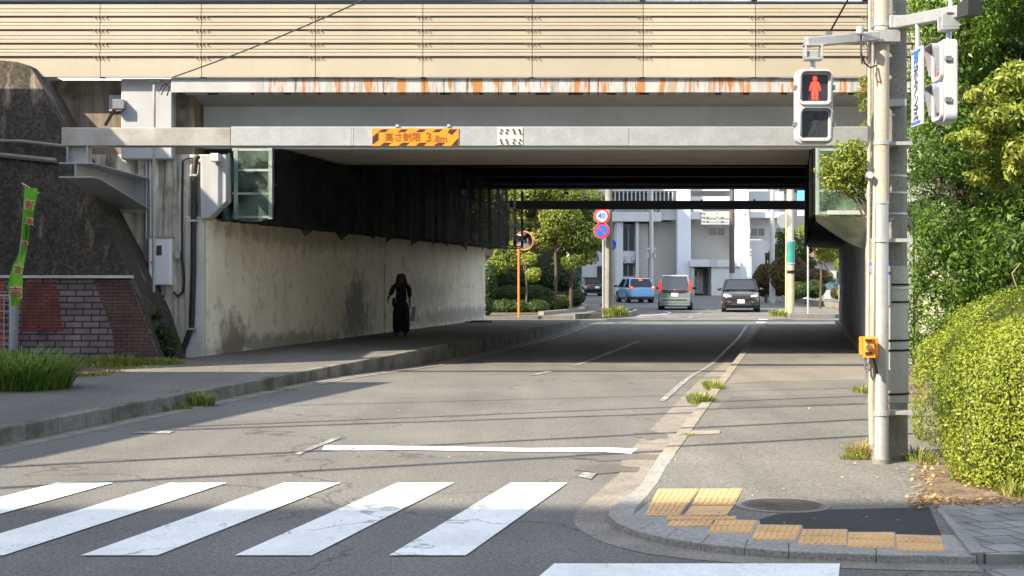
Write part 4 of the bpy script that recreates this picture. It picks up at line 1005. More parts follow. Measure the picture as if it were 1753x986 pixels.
disc(.33,PR-.02,.0285); mb.build('rim_ring',mk('manhole_rim',(.24,.20,.17),.8,v=.2),MH)
mb=MB(); disc(.285,PR-.02,.031)
for i in range(-9,10):
    for j in range(-9,10):
        x=i*.03+(j%2)*.015; y=j*.03
        if x*x+y*y<.262**2 and x*x+y*y>.03**2: mb.box(mx_+x-.009,mx_+x+.009,my_+y-.009,my_+y+.009,PR+.011,PR+.015)
mb.build('lid',m_iron,MH)

# ================================================================== BANNER, MESH FENCE
BF=thing('banner_flag',P(22,600,24.2),'twisted lime green banner flag with red lettering by the brick mural','banner')
Yb_=24.2
MB().tube([P(14,610,Yb_),P(22,520,Yb_),P(38,400,Yb_),P(44,315,Yb_)],[.018,.016,.012,.01],8).build('pole',m_white,BF,smooth=True)
MB().tube([P(37,313,Yb_),P(67,331,Yb_)],.01,6).build('cross_rod',mk('rod',(.7,.6,.4),.6),BF)
prof=[(322,44,66,0),(350,42,63,0),(372,41,58,.05),(392,41,50,.12),(405,41,48,.16),(425,37,47,.1),(450,24,42,.0),(470,17,39,-.05),(490,13,39,-.05),(510,15,38,0),(524,18,33,.03),(600,17,32,.03)]
mb=MB();A=[];nu=6
for py,xa_,xb_,tw in prof:
    for i in range(nu+1):
        u=i/nu; p=P(xa_+(xb_-xa_)*u,py,Yb_); A.append((p[0],p[1]-.03+tw*math.sin(u*3)+.03*math.sin(u*6+py*.03),p[2]))
m_ban=mk('banner_green',(.16,.50,.02),.6,v=.1,sc=3); m_banw=mk('banner_pale',(.62,.62,.48),.6,v=.1)
fs=[(j*(nu+1)+i,j*(nu+1)+i+1,(j+1)*(nu+1)+i+1,(j+1)*(nu+1)+i) for j in range(len(prof)-1) for i in range(nu)]
mb.add(A,fs)
for k in range(len(mb.f)):
    j=k//nu
    if j==10: mb.m[k]=1
mb.build('cloth',[m_ban,m_white],BF,smooth=True)
m_btx=mk('banner_red',(.55,.03,.03),.6,v=0)
for ch,py,px,w_,sz_,rt in (('新',352,50,.10,.16,8),('車',380,50,.09,.13,10),('中',418,42,.08,.11,14),('古',462,31,.13,.16,12),('売',502,27,.17,.20,0)):
    p=P(px,py,Yb_-.12)
    mt=Matrix.Translation(p)@Matrix.Rotation(R(90),4,'X')@Matrix.Rotation(R(-rt),4,'Z')
    oo=text(ch,sz_*1.25,m_banw,BF,mt@Matrix.Translation((0,0,-.006)),name='letter_backing',ext=.001,sx=.95)
    text(ch,sz_,m_btx,BF,mt,ext=.001,sx=.95)
MF=thing('mesh_fence',P(0,600,24.0),'white wire mesh fence panel at the far left by the grass','fence')
mb=MB(); x1_=P(17,0,24.0)[0]; z1_=P(0,506,24)[2]
for i in range(12):
    x=x1_-i*.10; mb.tube([(x,24.0,.15),(x,24.0,z1_)],.006 if i else .016,6)
mb.build('vertical_wires',m_white,MF)
mb=MB()
for k in range(12): mb.tube([(x1_-1.2,24.0,.2+k*.11),(x1_,24.0,.2+k*.11)],.005,6)
mb.tube([(x1_-1.2,24.0,z1_),(x1_,24.0,z1_)],.014,8); mb.build('horizontal_wires',m_white,MF)

# ================================================================== PERSON
def skin(name,verts,edges,rad,m,parent,sub=1,root=0):
    me=bpy.data.meshes.new(name); me.from_pydata(verts,edges,[]); o=bpy.data.objects.new(name,me); col.objects.link(o); o.parent=parent
    me.materials.append(m)
    md=o.modifiers.new('skin','SKIN'); 
    if not me.skin_vertices: 
        bpy.context.view_layer.objects.active=o
    sv=me.skin_vertices[0].data if me.skin_vertices else None
    if sv is None: return o
    for i,r in enumerate(rad):
        sv[i].radius=(r,r) if not isinstance(r,tuple) else r
        sv[i].use_root=(i==root)
    md.use_smooth_shade=True
    s=o.modifiers.new('sub','SUBSURF'); s.levels=sub; s.render_levels=sub
    return o
m_skin=mk('skin',(.14,.08,.055),.6,v=.05); m_hair=mk('hair',(.012,.009,.008),.5,v=.1); m_cl=mk('dark_shirt',(.018,.017,.02),.85,v=.1); m_tr=mk('dark_trousers',(.014,.014,.017),.85,v=.1)
pl_=G(687,575,PL)
PE=thing('person',pl_,'person in dark clothes with long dark hair walking on the shaded pavement','person',None,R(6))
# local: faces -Y, x right in picture
V=[(0,0,.86),(0,0,.98),(0,0,1.12),(0,0,1.24),(0,-.005,1.33),(0,-.01,1.385),(0,-.02,1.45),(0,-.025,1.53),(0,-.02,1.59),
   (-.09,0,.82),(-.10,-.03,.46),(-.11,-.02,.09),(-.11,-.12,.03),
   (.09,0,.82),(.10,.03,.47),(.105,.12,.11),(.11,.02,.03),
   (-.16,0,1.31),(-.25,.04,1.12),(-.33,-.04,.98),(-.345,-.06,.92),
   (.16,0,1.31),(.205,.02,1.06),(.215,-.02,.83),(.22,-.03,.76)]
E=[(0,1),(1,2),(2,3),(3,4),(4,5),(5,6),(6,7),(7,8),(0,9),(9,10),(10,11),(11,12),(0,13),(13,14),(14,15),(15,16),(4,17),(17,18),(18,19),(19,20),(4,21),(21,22),(22,23),(23,24)]
Rr=[.12,(.11,.09),(.12,.095),(.13,.10),(.09,.07),.05,(.075,.085),(.085,.095),(.06,.07),.085,.055,.038,.03,.085,.055,.038,.03,.055,.038,.028,.026,.055,.038,.028,.026]
def fingers(V,E,Rr,root,base,dirn,sgn):
    b=Vector(base); d=Vector(dirn).normalized(); sx_=Vector((0,1,0))
    for k,(off,L) in enumerate(((-.03,.062),(-.01,.072),(.01,.068),(.03,.052))):
        i=len(V); p0=b+sx_*off+d*.02; V+= [tuple(p0),tuple(p0+d*L*.5),tuple(p0+d*L*.9+Vector((-.012*sgn,0,0)))]
        E+=[(root,i),(i,i+1),(i+1,i+2)]; Rr+=[.010,.009,.007]
    i=len(V); p0=b+Vector((0,-.035,.02)); V+=[tuple(p0),tuple(p0+d*.03+Vector((0,-.02,0)))]; E+=[(root,i),(i,i+1)]; Rr+=[.011,.008]
fingers(V,E,Rr,20,(-.345,-.06,.91),(-.1,-.1,-1),-1); fingers(V,E,Rr,24,(.22,-.03,.75),(0,-.05,-1),1)
skin('body',V,E,Rr,m_skin,PE)
skin('shirt',[(0,0,.80),(0,0,1.0),(0,0,1.15),(0,0,1.26),(0,0,1.335),(-.16,0,1.31),(-.225,.02,1.17),(.16,0,1.31),(.205,.02,1.17),(.215,0,.98),(-.29,0,1.04)],[(0,1),(1,2),(2,3),(3,4),(4,5),(5,6),(4,7),(7,8),(8,9),(6,10)],[(.17,.13),(.15,.12),(.145,.115),(.16,.12),(.10,.08),.085,.075,.085,.075,.055,.055],m_cl,PE)
skin('trousers',[(0,0,.93),(0,0,.82),(-.09,0,.72),(-.10,-.03,.46),(-.11,-.02,.05),(.09,0,.72),(.10,.03,.46),(.10,.05,.05)],[(0,1),(1,2),(2,3),(3,4),(1,5),(5,6),(6,7)],[(.15,.12),(.15,.125),.14,.135,.12,.14,.135,.12],m_tr,PE)
skin('hair',[(0,-.01,1.61),(0,.02,1.54),(0,.045,1.42),(0,.06,1.24),(-.085,-.02,1.50),(-.11,-.03,1.36),(-.13,-.05,1.24),(.085,-.02,1.50),(.11,-.03,1.36),(.13,-.05,1.24)],[(0,1),(1,2),(2,3),(1,4),(4,5),(5,6),(1,7),(7,8),(8,9)],[(.085,.09),(.115,.10),(.11,.07),(.10,.05),.045,.05,.035,.045,.05,.035],m_hair,PE)
for s_ in (-1,1):
    MB().ico((s_*.032,-.108,1.50),(.012,.006,.008),1).build('eye',m_black,PE,world=False)
    MB().ico((s_*.11,-.07 if s_<0 else .06,.035),(.045,.12,.035),2).build('shoe',m_black,PE,world=False,smooth=True)
MB().ico((0,-.115,1.475),(.012,.018,.02),1).build('nose',m_skin,PE,world=False); MB().ico((0,-.108,1.44),(.022,.006,.006),1).build('mouth',m_red,PE,world=False)
MB().tube([(.15,-.07,1.36),(.05,-.135,1.22),(-.09,-.14,1.06),(-.17,-.05,.95)],.014,6).build('shoulder_strap',mk('strap',(.06,.055,.05),.8),PE,world=False,smooth=True)
MB().ico((-.19,.02,.86),(.05,.11,.13),2).build('shoulder_bag',m_black,PE,world=False,smooth=True)
q=Vector(pl_)+Vector((.27,-.05,.38))
o=MB().prism([(-.05,0,0),(.06,.02,.0),(.11,.04,.36),(.0,.0,.38)],(.0,.03,0)).build('paper_bag',mk('paper',(.40,.38,.36),.7,v=.1),None,world=False); o.location=q; tag(o,'pale flat paper bag held by the walking person','bag')

# ================================================================== CARS
def car(name,label,loc,rot,L,Wd,Hc,belt,paint,roofm,secs,cab,front):
    """local +y is the nose. secs: (y, zbot, ztop, halfwidth); cab: ybr,ytr,ytf,ybf"""
    t=thing(name,loc,label,'car','cars on the road beyond the bridge',rot)
    A=[]; n=0
    for y,zb_,zt_,hw in secs:
        zm=zb_+(zt_-zb_)*.5
        ring_=[(-hw*.90,zb_),(-hw*.985,zb_+.10),(-hw,zm),(-hw*.975,zt_-.12),(-hw*.88,zt_),(0,zt_+.025),(hw*.88,zt_),(hw*.975,zt_-.12),(hw,zm),(hw*.985,zb_+.10),(hw*.90,zb_)]
        n=len(ring_); A+=[(x,y,z_) for x,z_ in ring_]
    fs=[]
    for j in range(len(secs)-1):
        for i in range(n):
            k=(i+1)%n; fs.append((j*n+i,j*n+k,(j+1)*n+k,(j+1)*n+i))
    fs.append(tuple(range(n))[::-1]); fs.append(tuple(range((len(secs)-1)*n,len(secs)*n)))
    o=MB().add(A,fs).build('body',paint,t,world=False,smooth=True); s=o.modifiers.new('s','SUBSURF'); s.levels=2; s.render_levels=2
    ybr,ytr,ytf,ybf=cab; hw=Wd/2; wb=hw*.90; wt=hw*.72; zt_=Hc-.05; b_=belt-.03
    # glasshouse
    gl=MB().add([(-wb,ybr,b_),(wb,ybr,b_),(wb,ybf,b_),(-wb,ybf,b_),(-wt,ytr,zt_),(wt,ytr,zt_),(wt,ytf,zt_),(-wt,ytf,zt_)],[(0,1,5,4),(1,2,6,5),(2,3,7,6),(3,0,4,7),(4,5,6,7)]).build('windows',m_glass,t,world=False,bevel=.03,seg=2)
    mb=MB()
    ro=rrect(wt*2+.06,(ytf-ytr)+.12,.12,4); cy=(ytf+ytr)/2
    mb.prism([(x,y+cy,zt_-.012) for x,y in ro],(0,0,.055)); mb.build('roof',roofm,t,world=False,bevel=.03,seg=2)
    mb=MB()
    for s_ in (-1,1):
        for (y0,y1) in ((ybr,ytr),(ybf,ytf),((ybr+ybf)/2-.1,(ytr+ytf)/2-.1)):
            MB().bar((s_*wb*1.0,y0,b_),(s_*wt*1.01,y1,zt_),.075,.075).build('pillar',paint,t,world=False)
    yaxf=L/2-.80; yaxr=-L/2+.72
    for y in (yaxf,yaxr):
        for s_ in (-1,1):
            wh=MB(); x=s_*(hw-.13)
            wh.tube([(x-.11,y,.31),(x-.10,y,.31),(x+.10,y,.31),(x+.11,y,.31)],[.28,.31,.31,.28],20); whe=wh.build('wheel',m_tyre,t,world=False,smooth=True)
            mb=MB(); xo=x+s_*.112
            mb.tube([(xo,y,.31),(xo+s_*.012,y,.31)],[.20,.19],16); 
            q=mb.build('rim',m_rim,whe,world=False)
        for s_ in (-1,1):
            mb=MB(); mb.tube([(s_*(hw-.24),y,.33),(s_*(hw-.015),y,.33)],.37,24); mb.build('wheel_arch',m_black,t,world=False)
    for s_ in (-1,1):
        MB().ico((s_*(hw+.09),ybf-.18,belt+.06),(.11,.06,.08),2).build('mirror',m_black if paint!=m_pblue else m_black,t,world=False,smooth=True)
    MB().box(-hw*.93,hw*.93,-L/2+.12,L/2-.12,.19,.30).build('underbody',m_black,t,world=False)
    return t
def panel(t,name,pts,m,ext=(0,-.02,0),bev=.006): return MB().prism(pts,ext).build(name,m,t,world=False,bevel=bev)
m_pblue=mk('paint_blue',(.16,.42,.70),.3,v=.02,coat=.6); m_pwhite=mk('paint_white',(.75,.78,.80),.3,v=.02,coat=.5)
m_pgrey=mk('paint_sage',(.17,.20,.195),.32,.2,v=.02,coat=.6); m_pdark=mk('paint_dark',(.022,.022,.026),.25,.2,v=.02,coat=.8); m_pblack=mk('paint_black',(.012,.012,.015),.22,v=.02,coat=.8)
m_tail=mk('tail_red',(.55,.02,.02),.25,v=0,emit=(1,.03,.02),es=.35); m_brake=mk('brake_red',(.8,.05,.03),.3,v=0,emit=(1,.10,.05),es=1.6); m_tailoff=mk('tail_unlit',(.35,.02,.02),.25,v=0)
m_head=mk('head_white',(.9,.95,.85),.2,v=0,emit=(.95,1,.85),es=1.6); m_heady=mk('head_amber',(.9,.8,.2),.2,v=0,emit=(1,.8,.15),es=1.4); m_amb=mk('amber',(.9,.35,.05),.3,v=0,emit=(1,.45,.1),es=2.0)
def cl(px,Y): return (P(px,0,Y)[0],Y,gz(Y)-0*.0)
# minivan, seen from behind
L,Wd,Hc,be=4.25,1.70,1.74,1.02
van=car('parked_van','x',cl(1157,73),R(-8),L,Wd,Hc,be,m_pgrey,m_pwhite,
  [(-L/2,.42,.98,.76),(-L/2+.05,.30,1.0,.82),(-L/2+.35,.24,1.03,.85),(-.5,.22,1.04,.85),(.9,.22,1.02,.85),(1.4,.24,.98,.84),(1.95,.28,.86,.80),(L/2,.34,.72,.70)],(-L/2+.06,-L/2+.18,.75,1.55),False)
van['label']='grey-green minivan with white roof driving away in the middle'; van.name='minivan'
yb=-L/2
panel(van,'rear_window',[(-.62,yb+.02,1.00),(.62,yb+.02,1.00),(.60,yb+.14,1.62),(-.60,yb+.14,1.62)],m_glass)
panel(van,'tailgate_trim',[(-.66,yb-.0,.98),(.66,yb-.0,.98),(.60,yb-.0,.90),(.30,yb-.0,.84),(-.30,yb-.0,.84),(-.60,yb-.0,.90)],m_black)
panel(van,'tail_strip',[(-.62,yb-.012,1.00),(.62,yb-.012,1.00),(.62,yb-.012,1.02),(-.62,yb-.012,1.02)],m_rim)
for s_ in (-1,1):
    panel(van,'tail_light',[(s_*.64,yb+.0,.96),(s_*.80,yb+.04,.96),(s_*.80,yb+.10,1.30),(s_*.73,yb+.14,1.50),(s_*.68,yb+.12,1.48),(s_*.66,yb+.04,1.15)],m_brake if 0 else m_tail,(0,-.03,0))
panel(van,'number_plate',[(-.17,yb-.022,.68),(.17,yb-.022,.68),(.17,yb-.022,.85),(-.17,yb-.022,.85)],m_plate,(0,-.01,0))
panel(van,'bumper',[(-.76,yb+.0,.34),(.76,yb+.0,.34),(.80,yb+.0,.60),(-.80,yb+.0,.60)],m_pgrey,(0,-.07,0),.03)
panel(van,'bumper_grille',[(-.58,yb-.068,.48),(.58,yb-.068,.48),(.62,yb-.068,.54),(-.62,yb-.068,.54)],m_black,(0,-.012,0))
panel(van,'lower_trim',[(-.74,yb-.03,.24),(.74,yb-.03,.24),(.76,yb-.03,.34),(-.76,yb-.03,.34)],m_pgrey,(0,-.03,0))
MB().ico((0,yb-.02,1.0),(.06,.015,.04),1).build('emblem',m_rim,van,world=False)
# blue hatchback
L,Wd,Hc,be=3.95,1.69,1.50,.95
bc=car('hatchback','blue hatchback with white roof and brake lights on',cl(1086,89),R(9),L,Wd,Hc,be,m_pblue,m_pwhite,
  [(-L/2,.42,.88,.70),(-L/2+.06,.30,.93,.78),(-L/2+.4,.24,.98,.84),(-.4,.22,.97,.85),(.7,.22,.95,.84),(1.3,.26,.86,.80),(1.8,.30,.74,.72),(L/2,.36,.60,.60)],(-L/2+.12,-L/2+.55,.45,1.25),False)
yb=-L/2
panel(bc,'rear_window',[(-.58,yb+.12,.96),(.58,yb+.12,.96),(.52,yb+.46,1.36),(-.52,yb+.46,1.36)],m_glass)
panel(bc,'brake_light',[(-.10,yb+.42,1.36),(.10,yb+.42,1.36),(.10,yb+.46,1.41),(-.10,yb+.46,1.41)],m_brake,(0,-.05,0))
for s_,mm in ((-1,m_brake),(1,m_brake)):
    panel(bc,'tail_light',[(s_*.46,yb+.02,.86),(s_*.78,yb+.10,.84),(s_*.80,yb+.16,1.02),(s_*.60,yb+.10,1.0)],m_tail,(0,-.05,0))
    panel(bc,'tail_lamp',[(s_*.62,yb+.0,.90),(s_*.72,yb+.0,.90),(s_*.72,yb+.0,.98),(s_*.62,yb+.0,.98)],mm if s_<0 else m_amb,(0,-.03,0))
panel(bc,'bumper',[(-.70,yb,.36),(.70,yb,.36),(.74,yb,.62),(-.74,yb,.62)],m_pblue,(0,-.08,0),.03)
panel(bc,'lower_trim',[(-.66,yb-.02,.24),(.66,yb-.02,.24),(.70,yb-.02,.37),(-.70,yb-.02,.37)],m_black,(0,-.05,0))
# oncoming SUV
L,Wd,Hc,be=4.55,1.84,1.58,1.02
sv=car('suv','dark SUV coming toward the bridge with headlights lit',cl(1267,70),R(180-8),L,Wd,Hc,be,m_pdark,m_pdark,
  [(-L/2,.42,.95,.78),(-L/2+.3,.28,1.02,.88),(-.6,.26,1.04,.92),(.5,.26,1.05,.92),(.95,.27,1.03,.915),(1.5,.28,.97,.90),(2.0,.30,.90,.86),(L/2-.04,.36,.80,.78),(L/2,.42,.72,.72)],(-L/2+.25,-L/2+.65,.35,1.05),True)
yf=L/2
panel(sv,'windscreen',[(-.72,1.05,1.04),(.72,1.05,1.04),(.60,.40,1.50),(-.60,.40,1.50)],m_lens,(0,.03,.02))
for s_,mm in ((1,m_head),(-1,m_heady)):
    panel(sv,'headlight',[(s_*.42,yf-.02,.70),(s_*.80,yf-.12,.72),(s_*.84,yf-.16,.84),(s_*.46,yf-.04,.80)],m_rim,(0,.03,0))
    panel(sv,'head_lamp',[(s_*.50,yf+.01,.725),(s_*.72,yf-.06,.735),(s_*.72,yf-.06,.80),(s_*.50,yf+.01,.79)],mm,(0,.03,0))
    panel(sv,'fog_lamp_strip',[(s_*.50,yf+.03,.44),(s_*.74,yf-.02,.44),(s_*.74,yf-.02,.465),(s_*.50,yf+.03,.465)],m_rim,(0,.02,0))
panel(sv,'grille',[(-.40,yf-.0,.62),(.40,yf-.0,.62),(.42,yf-.0,.80),(-.42,yf-.0,.80)],m_black,(0,.025,0))
panel(sv,'grille_bar',[(-.42,yf+.022,.795),(.42,yf+.022,.795),(.42,yf+.022,.815),(-.42,yf+.022,.815)],m_rim,(0,.012,0))
panel(sv,'bumper',[(-.82,yf-.06,.30),(.82,yf-.06,.30),(.84,yf-.06,.52),(-.84,yf-.06,.52)],m_pdark,(0,.09,0),.03)
panel(sv,'air_intake',[(-.5,yf+.03,.32),(.5,yf+.03,.32),(.46,yf+.03,.46),(-.46,yf+.03,.46)],m_black,(0,.015,0))
panel(sv,'number_plate',[(-.17,yf+.045,.42),(.17,yf+.045,.42),(.17,yf+.045,.59),(-.17,yf+.045,.59)],m_plate,(0,.01,0))
# black hatch at left
L,Wd,Hc,be=4.2,1.75,1.45,.93
bk=car('saloon_car','black car partly hidden behind the far left hedge',cl(998,112),R(28),L,Wd,Hc,be,m_pblack,m_pblack,
  [(-L/2,.42,.86,.74),(-L/2+.06,.30,.92,.80),(-L/2+.5,.24,.95,.87),(-.4,.22,.94,.875),(.8,.22,.93,.87),(1.4,.26,.84,.83),(L/2-.05,.32,.70,.72),(L/2,.4,.6,.66)],(-L/2+.3,-L/2+.85,.5,1.25),False)
yb=-L/2
panel(bk,'rear_window',[(-.60,yb+.34,.96),(.60,yb+.34,.96),(.54,yb+.76,1.34),(-.54,yb+.76,1.34)],m_lens)
panel(bk,'number_plate',[(-.2,yb-.02,.58),(.2,yb-.02,.58),(.2,yb-.02,.76),(-.2,yb-.02,.76)],m_plate)
for s_ in (-1,1): panel(bk,'tail_light',[(s_*.5,yb+.02,.72),(s_*.78,yb+.08,.72),(s_*.78,yb+.1,.84),(s_*.52,yb+.03,.84)],m_tailoff,(0,-.04,0))

# ================================================================== FAR STREET FURNITURE
def cyl(mb,x,y,z0_,z1_,r0,r1,seg=14): return mb.tube([(x,y,z0_),(x,y,z1_)],[r0,r1],seg)
# pole with speed signs
x,y,_=G(1038,541,.14)
UP=thing('utility_pole',(x+.15,y+.3,.14),'pale concrete pole behind the speed limit sign beyond the bridge','utility pole')
cyl(MB(),x+.12,y+.4,.1,9,.17,.13).build('pole',m_pole,UP,smooth=True)
SG=thing('sign_post',(x-.13,y,.14),'steel post with a 40 speed sign over a no-parking sign','sign post')
cyl(MB(),x-.13,y,.1,4.6,.038,.038,10).build('post',m_poles,SG)
def rsign(parent,px,py,Y,d,mface,ring_=m_red,txt=None,slash=False,name='sign_disc'):
    c=P(px,py,Y); mb=MB(); n=28
    def dsc(r,y0,m_,nm):
        return MB().prism([(c[0]+r*math.cos(2*math.pi*k/n),y0,c[2]+r*math.sin(2*math.pi*k/n)) for k in range(n)],(0,.012,0)).build(nm,m_,parent)
    dsc(d/2,Y,ring_,name); dsc(d/2*.76,Y-.006,mface,'sign_face')
    if ring_==m_red: dsc(d/2*1.04,Y+.006,m_white,'sign_edge')
    if slash: MB().bar((c[0]-.17,Y-.008,c[2]+.17),(c[0]+.17,Y-.008,c[2]-.17),.01,.05).build('slash',m_red,parent)
    if txt: text(txt,.30,m_blue,parent,face_cam(c[0],Y-.009,c[2]),ext=.002)
rsign(SG,1030,370,y-.06,.62,m_white,txt='40'); rsign(SG,1030,395,y-.06,.62,m_blue,slash=True)
# blue round sign beyond
x,y,_=G(1047,528,.14); BSn=thing('sign_post',(x,66,.14),'thin post with a small blue round sign behind the pale pole','sign post')
q=P(1044,419,66); cyl(MB(),q[0]+.02,66,.1,q[2]+.5,.03,.03,8).build('post',m_poles,BSn); rsign(BSn,1044,419,65.9,.6,m_blue,ring_=m_blue)
# orange mirror
x,y,_=G(888,540,.17)
TM=thing('traffic_mirror',(x,y,.17),'round traffic mirror on an orange post beside the far hedge','traffic mirror')
zc_=P(0,412,y)[2]; cyl(MB(),x,y,.1,zc_+.1,.045,.045,10).build('post',m_orangep,TM)
cx_=P(897,0,y)[0]
mm=Matrix.Translation((cx_,y-.12,zc_))@Matrix.Rotation(R(-18),4,'Z')@Matrix.Rotation(R(8),4,'X')
mb=MB(); n=28; rr_=[(0,-.06),(.12,-.055),(.24,-.035),(.36,0)]
v=[tuple(mm@Vector((0,-.06,0)))]
for r_,d_ in rr_[1:]: v+=[tuple(mm@Vector((r_*math.cos(2*math.pi*k/n),d_,r_*math.sin(2*math.pi*k/n)))) for k in range(n)]
f=[(0,1+k,1+(k+1)%n) for k in range(n)]
for j in range(2): f+=[(1+j*n+k,1+(j+1)*n+k,1+(j+1)*n+(k+1)%n,1+j*n+(k+1)%n) for k in range(n)]
mb.add(v,f); mb.build('mirror_face',mk('mirror',(.75,.75,.75),.05,1.,v=0,fine=0),TM,smooth=True)
mb=MB(); ring(mb,[(.39*math.cos(2*math.pi*k/n),.39*math.sin(2*math.pi*k/n)) for k in range(n)],[(.36*math.cos(2*math.pi*k/n),.36*math.sin(2*math.pi*k/n)) for k in range(n)],-.02,.06,0)
mb.prism([(.39*math.cos(2*math.pi*k/n),.05,.39*math.sin(2*math.pi*k/n)) for k in range(n)],(0,.03,0))
mb.v=[tuple(mm@Vector(p)) for p in mb.v]; mb.build('rim',m_orangep,TM)
# poles on the far right
def upole(px,py,r,m,label,name='utility_pole',h=10,zg=.16,cat='utility pole'):
    x,y,_=G(px,py,zg); t=thing(name,(x,y,zg),label,cat,None); cyl(MB(),x,y,zg-.1,h,r,r*.8).build('pole',m,t,smooth=True); return t,x,y
t,x,y=upole(1353,536,.17,m_poleb,'beige concrete pole with a green plate beyond the right pavement'); 
a=P(1348,452,y-.2);b=P(1358,411,y-.2)
def wrapc(parent,x,y,r,z0_,z1_,m,name,a0=200,a1=345):
    A=[];B=[];n=8
    for i in range(n+1):
        q_=R(a0+(a1-a0)*i/n); A.append((x+r*math.cos(q_),y+r*math.sin(q_),z0_)); B.append((x+r*math.cos(q_),y+r*math.sin(q_),z1_))
    return MB().ribbon(A,B).build(name,m,parent)
wrapc(t,x,y,.19,P(0,452,y)[2],P(0,411,y)[2],mk('ad_green',(.02,.26,.22),.5),'green_plate')
wrapc(t,x,y,.193,P(0,413.5,y)[2],P(0,411,y)[2],m_white,'plate_edge'); wrapc(t,x,y,.193,P(0,452,y)[2],P(0,450,y)[2],m_white,'plate_edge')
wrapc(t,x,y,.178,P(0,535,y)[2],P(0,470,y)[2],mk('guard_yellow',(.42,.35,.22),.7,v=.3,sc=4),'guard_sheet',150,300)
wrapc(t,x,y,.182,P(0,468,y)[2],P(0,463,y)[2],m_dark,'band')
o_,xx,yy=upole(1346,540,.045,mk('pole_yellow',(.45,.38,.24),.6,v=.2),'slim yellowish signal post in front of the beige pole',name='sign_post',h=4.6,cat='sign post')
mb=MB(); c=P(1343,378,yy); n=20; mb.prism([(c[0]+.30*math.cos(2*math.pi*k/n),yy-.02,c[2]+.30*math.sin(2*math.pi*k/n)) for k in range(n)],(0,.02,0)); mb.build('sign_disc',m_galv,o_)
t,x,y=upole(1322,520,.16,m_poles,'grey steel street pole before the right shrubs',name='street_pole',h=11,cat='pole')
cyl(MB(),x,y,P(0,516,y)[2],P(0,468,y)[2],.175,.17).build('base_cover',m_white,t)
t,x,y=upole(1115,509,.17,m_galv,'grey steel lamp pole before the building between the two cars',name='street_pole',h=11,zg=.3,cat='pole')
MB().box(x-.32,x+.32,y-.1,y+.1,P(0,428,y)[2],P(0,424,y)[2]).build('bracket',m_galv,t)
for dx in (-.25,.25): MB().box(x+dx-.09,x+dx+.09,y-.16,y+.1,P(0,441,y)[2],P(0,433,y)[2]).build('lamp_box',m_galv,t)
t,x,y=upole(1253,511,.19,mk('pole_brown',(.10,.085,.08),.8,v=.2),'dark brown pole rising behind the oncoming car',h=11,zg=.3)
cyl(MB(),x,y,.3,P(0,468,y)[2],.2,.2).build('base_cover',m_white,t)
# information sign partly hidden by the far bar
q=P(1373,347,60); t=thing('guide_sign',(q[0],60,.16),'blue and white sign board half hidden by the far beam','sign')
a=P(1365,370,60);b=P(1382,326,60); MB().box(a[0],b[0],60,60.03,P(0,348,60)[2],b[2]).build('blue_board',mk('sky_blue',(.12,.42,.72),.5),t); MB().box(a[0],b[0],60,60.03,a[2],P(0,360,60)[2]).build('white_board',m_white,t,bevel=.01)
cyl(MB(),b[0]+.05,60.1,.1,b[2],.04,.04).build('post',m_poles,t)
# blue-grey collection box
x,y,_=G(1421,515,.16); t=thing('collection_box',(x,y,.16),'blue-grey metal box on legs beside the far pavement','box')
a=P(1408,497,y);b=P(1436,475,y)
MB().prism([(a[0],y,a[2]),(b[0],y,a[2]+.03),(b[0]+.05,y,b[2]-.05),(a[0]+.1,y,b[2]),(a[0]-.03,y,b[2]-.15)],(.2,.9,0)).build('body',mk('box_blue',(.06,.12,.16),.5,v=.1),t,bevel=.01)
for dx in (.02,.62): MB().box(a[0]+dx,a[0]+dx+.1,y+.05,y+.15,.1,a[2]).build('leg',m_rim,t)
# kerb stones / low wall
def lowwall(pts,h,label,zg=.15):
    mb=MB()
    for i in range(len(pts)-1): mb.bar((pts[i][0],pts[i][1],zg+h/2),(pts[i+1][0],pts[i+1][1],zg+h/2),.25,h+.04)
    o=mb.build('low_wall',m_kerbr,None,origin=(pts[0][0],pts[0][1],zg)); tag(o,label,'wall')
lowwall([G(1340,512,.2)[:2],G(1390,520,.2)[:2],G(1440,527,.2)[:2]],.25,'low stone edging wall before the right shrubs')
lowwall([G(926,537,.2)[:2],(3.2,66),(3.9,76),(3.6,90)],.12,'low stone edging along the far left hedge')

# ================================================================== BUILDING AT THE END OF THE STREET
YBd=113.; g0=gz(YBd)
BD=thing('apartment_building',(P(1150,0,YBd)[0],YBd,g0),'pale grey concrete apartment building with white columns at the street end','building')
def bb(name,px0,px1,py0,py1,m,dy0=0,dy1=1.,bev=0): 
    a=P(px0,py1,YBd); b=P(px1,py0,YBd)
    return MB().box(a[0],b[0],YBd+dy0,YBd+dy1,a[2],b[2]).build(name,m,BD,bevel=bev)
gy=478+(H-g0)*F/YBd   # ground row
bb('wall',985,1346,-60,gy+3,m_bldg,3.0,8)
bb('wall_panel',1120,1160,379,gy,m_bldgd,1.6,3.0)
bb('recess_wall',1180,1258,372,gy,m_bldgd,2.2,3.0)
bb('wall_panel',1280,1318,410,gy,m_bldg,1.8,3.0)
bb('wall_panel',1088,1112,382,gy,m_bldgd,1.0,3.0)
for a_,b_ in ((1056,1067),(1089,1094)): bb('pier',a_,b_,380,gy,m_bldg,.2,3.)
for a_,b_ in ((1158,1181),(1258,1280)): bb('column',a_,b_,-60,gy,m_col,-.6,.6,.05)
bb('slab',1040,1132,363,379,m_bldg,-.2,3.0); bb('slab',1132,1158,358,376,m_bldg,.4,3.0); bb('slab',1180,1200,362,375,m_bldg,.2,3.); bb('slab',1280,1346,362,372,m_bldg,.6,3.)
bb('slab',1040,1158,318,327,m_bldg,-.2,3.); bb('slab',1181,1258,318,326,m_bldg,.2,3.)
bb('balcony_front',1181,1258,336,345,m_bldg,.2,.35)
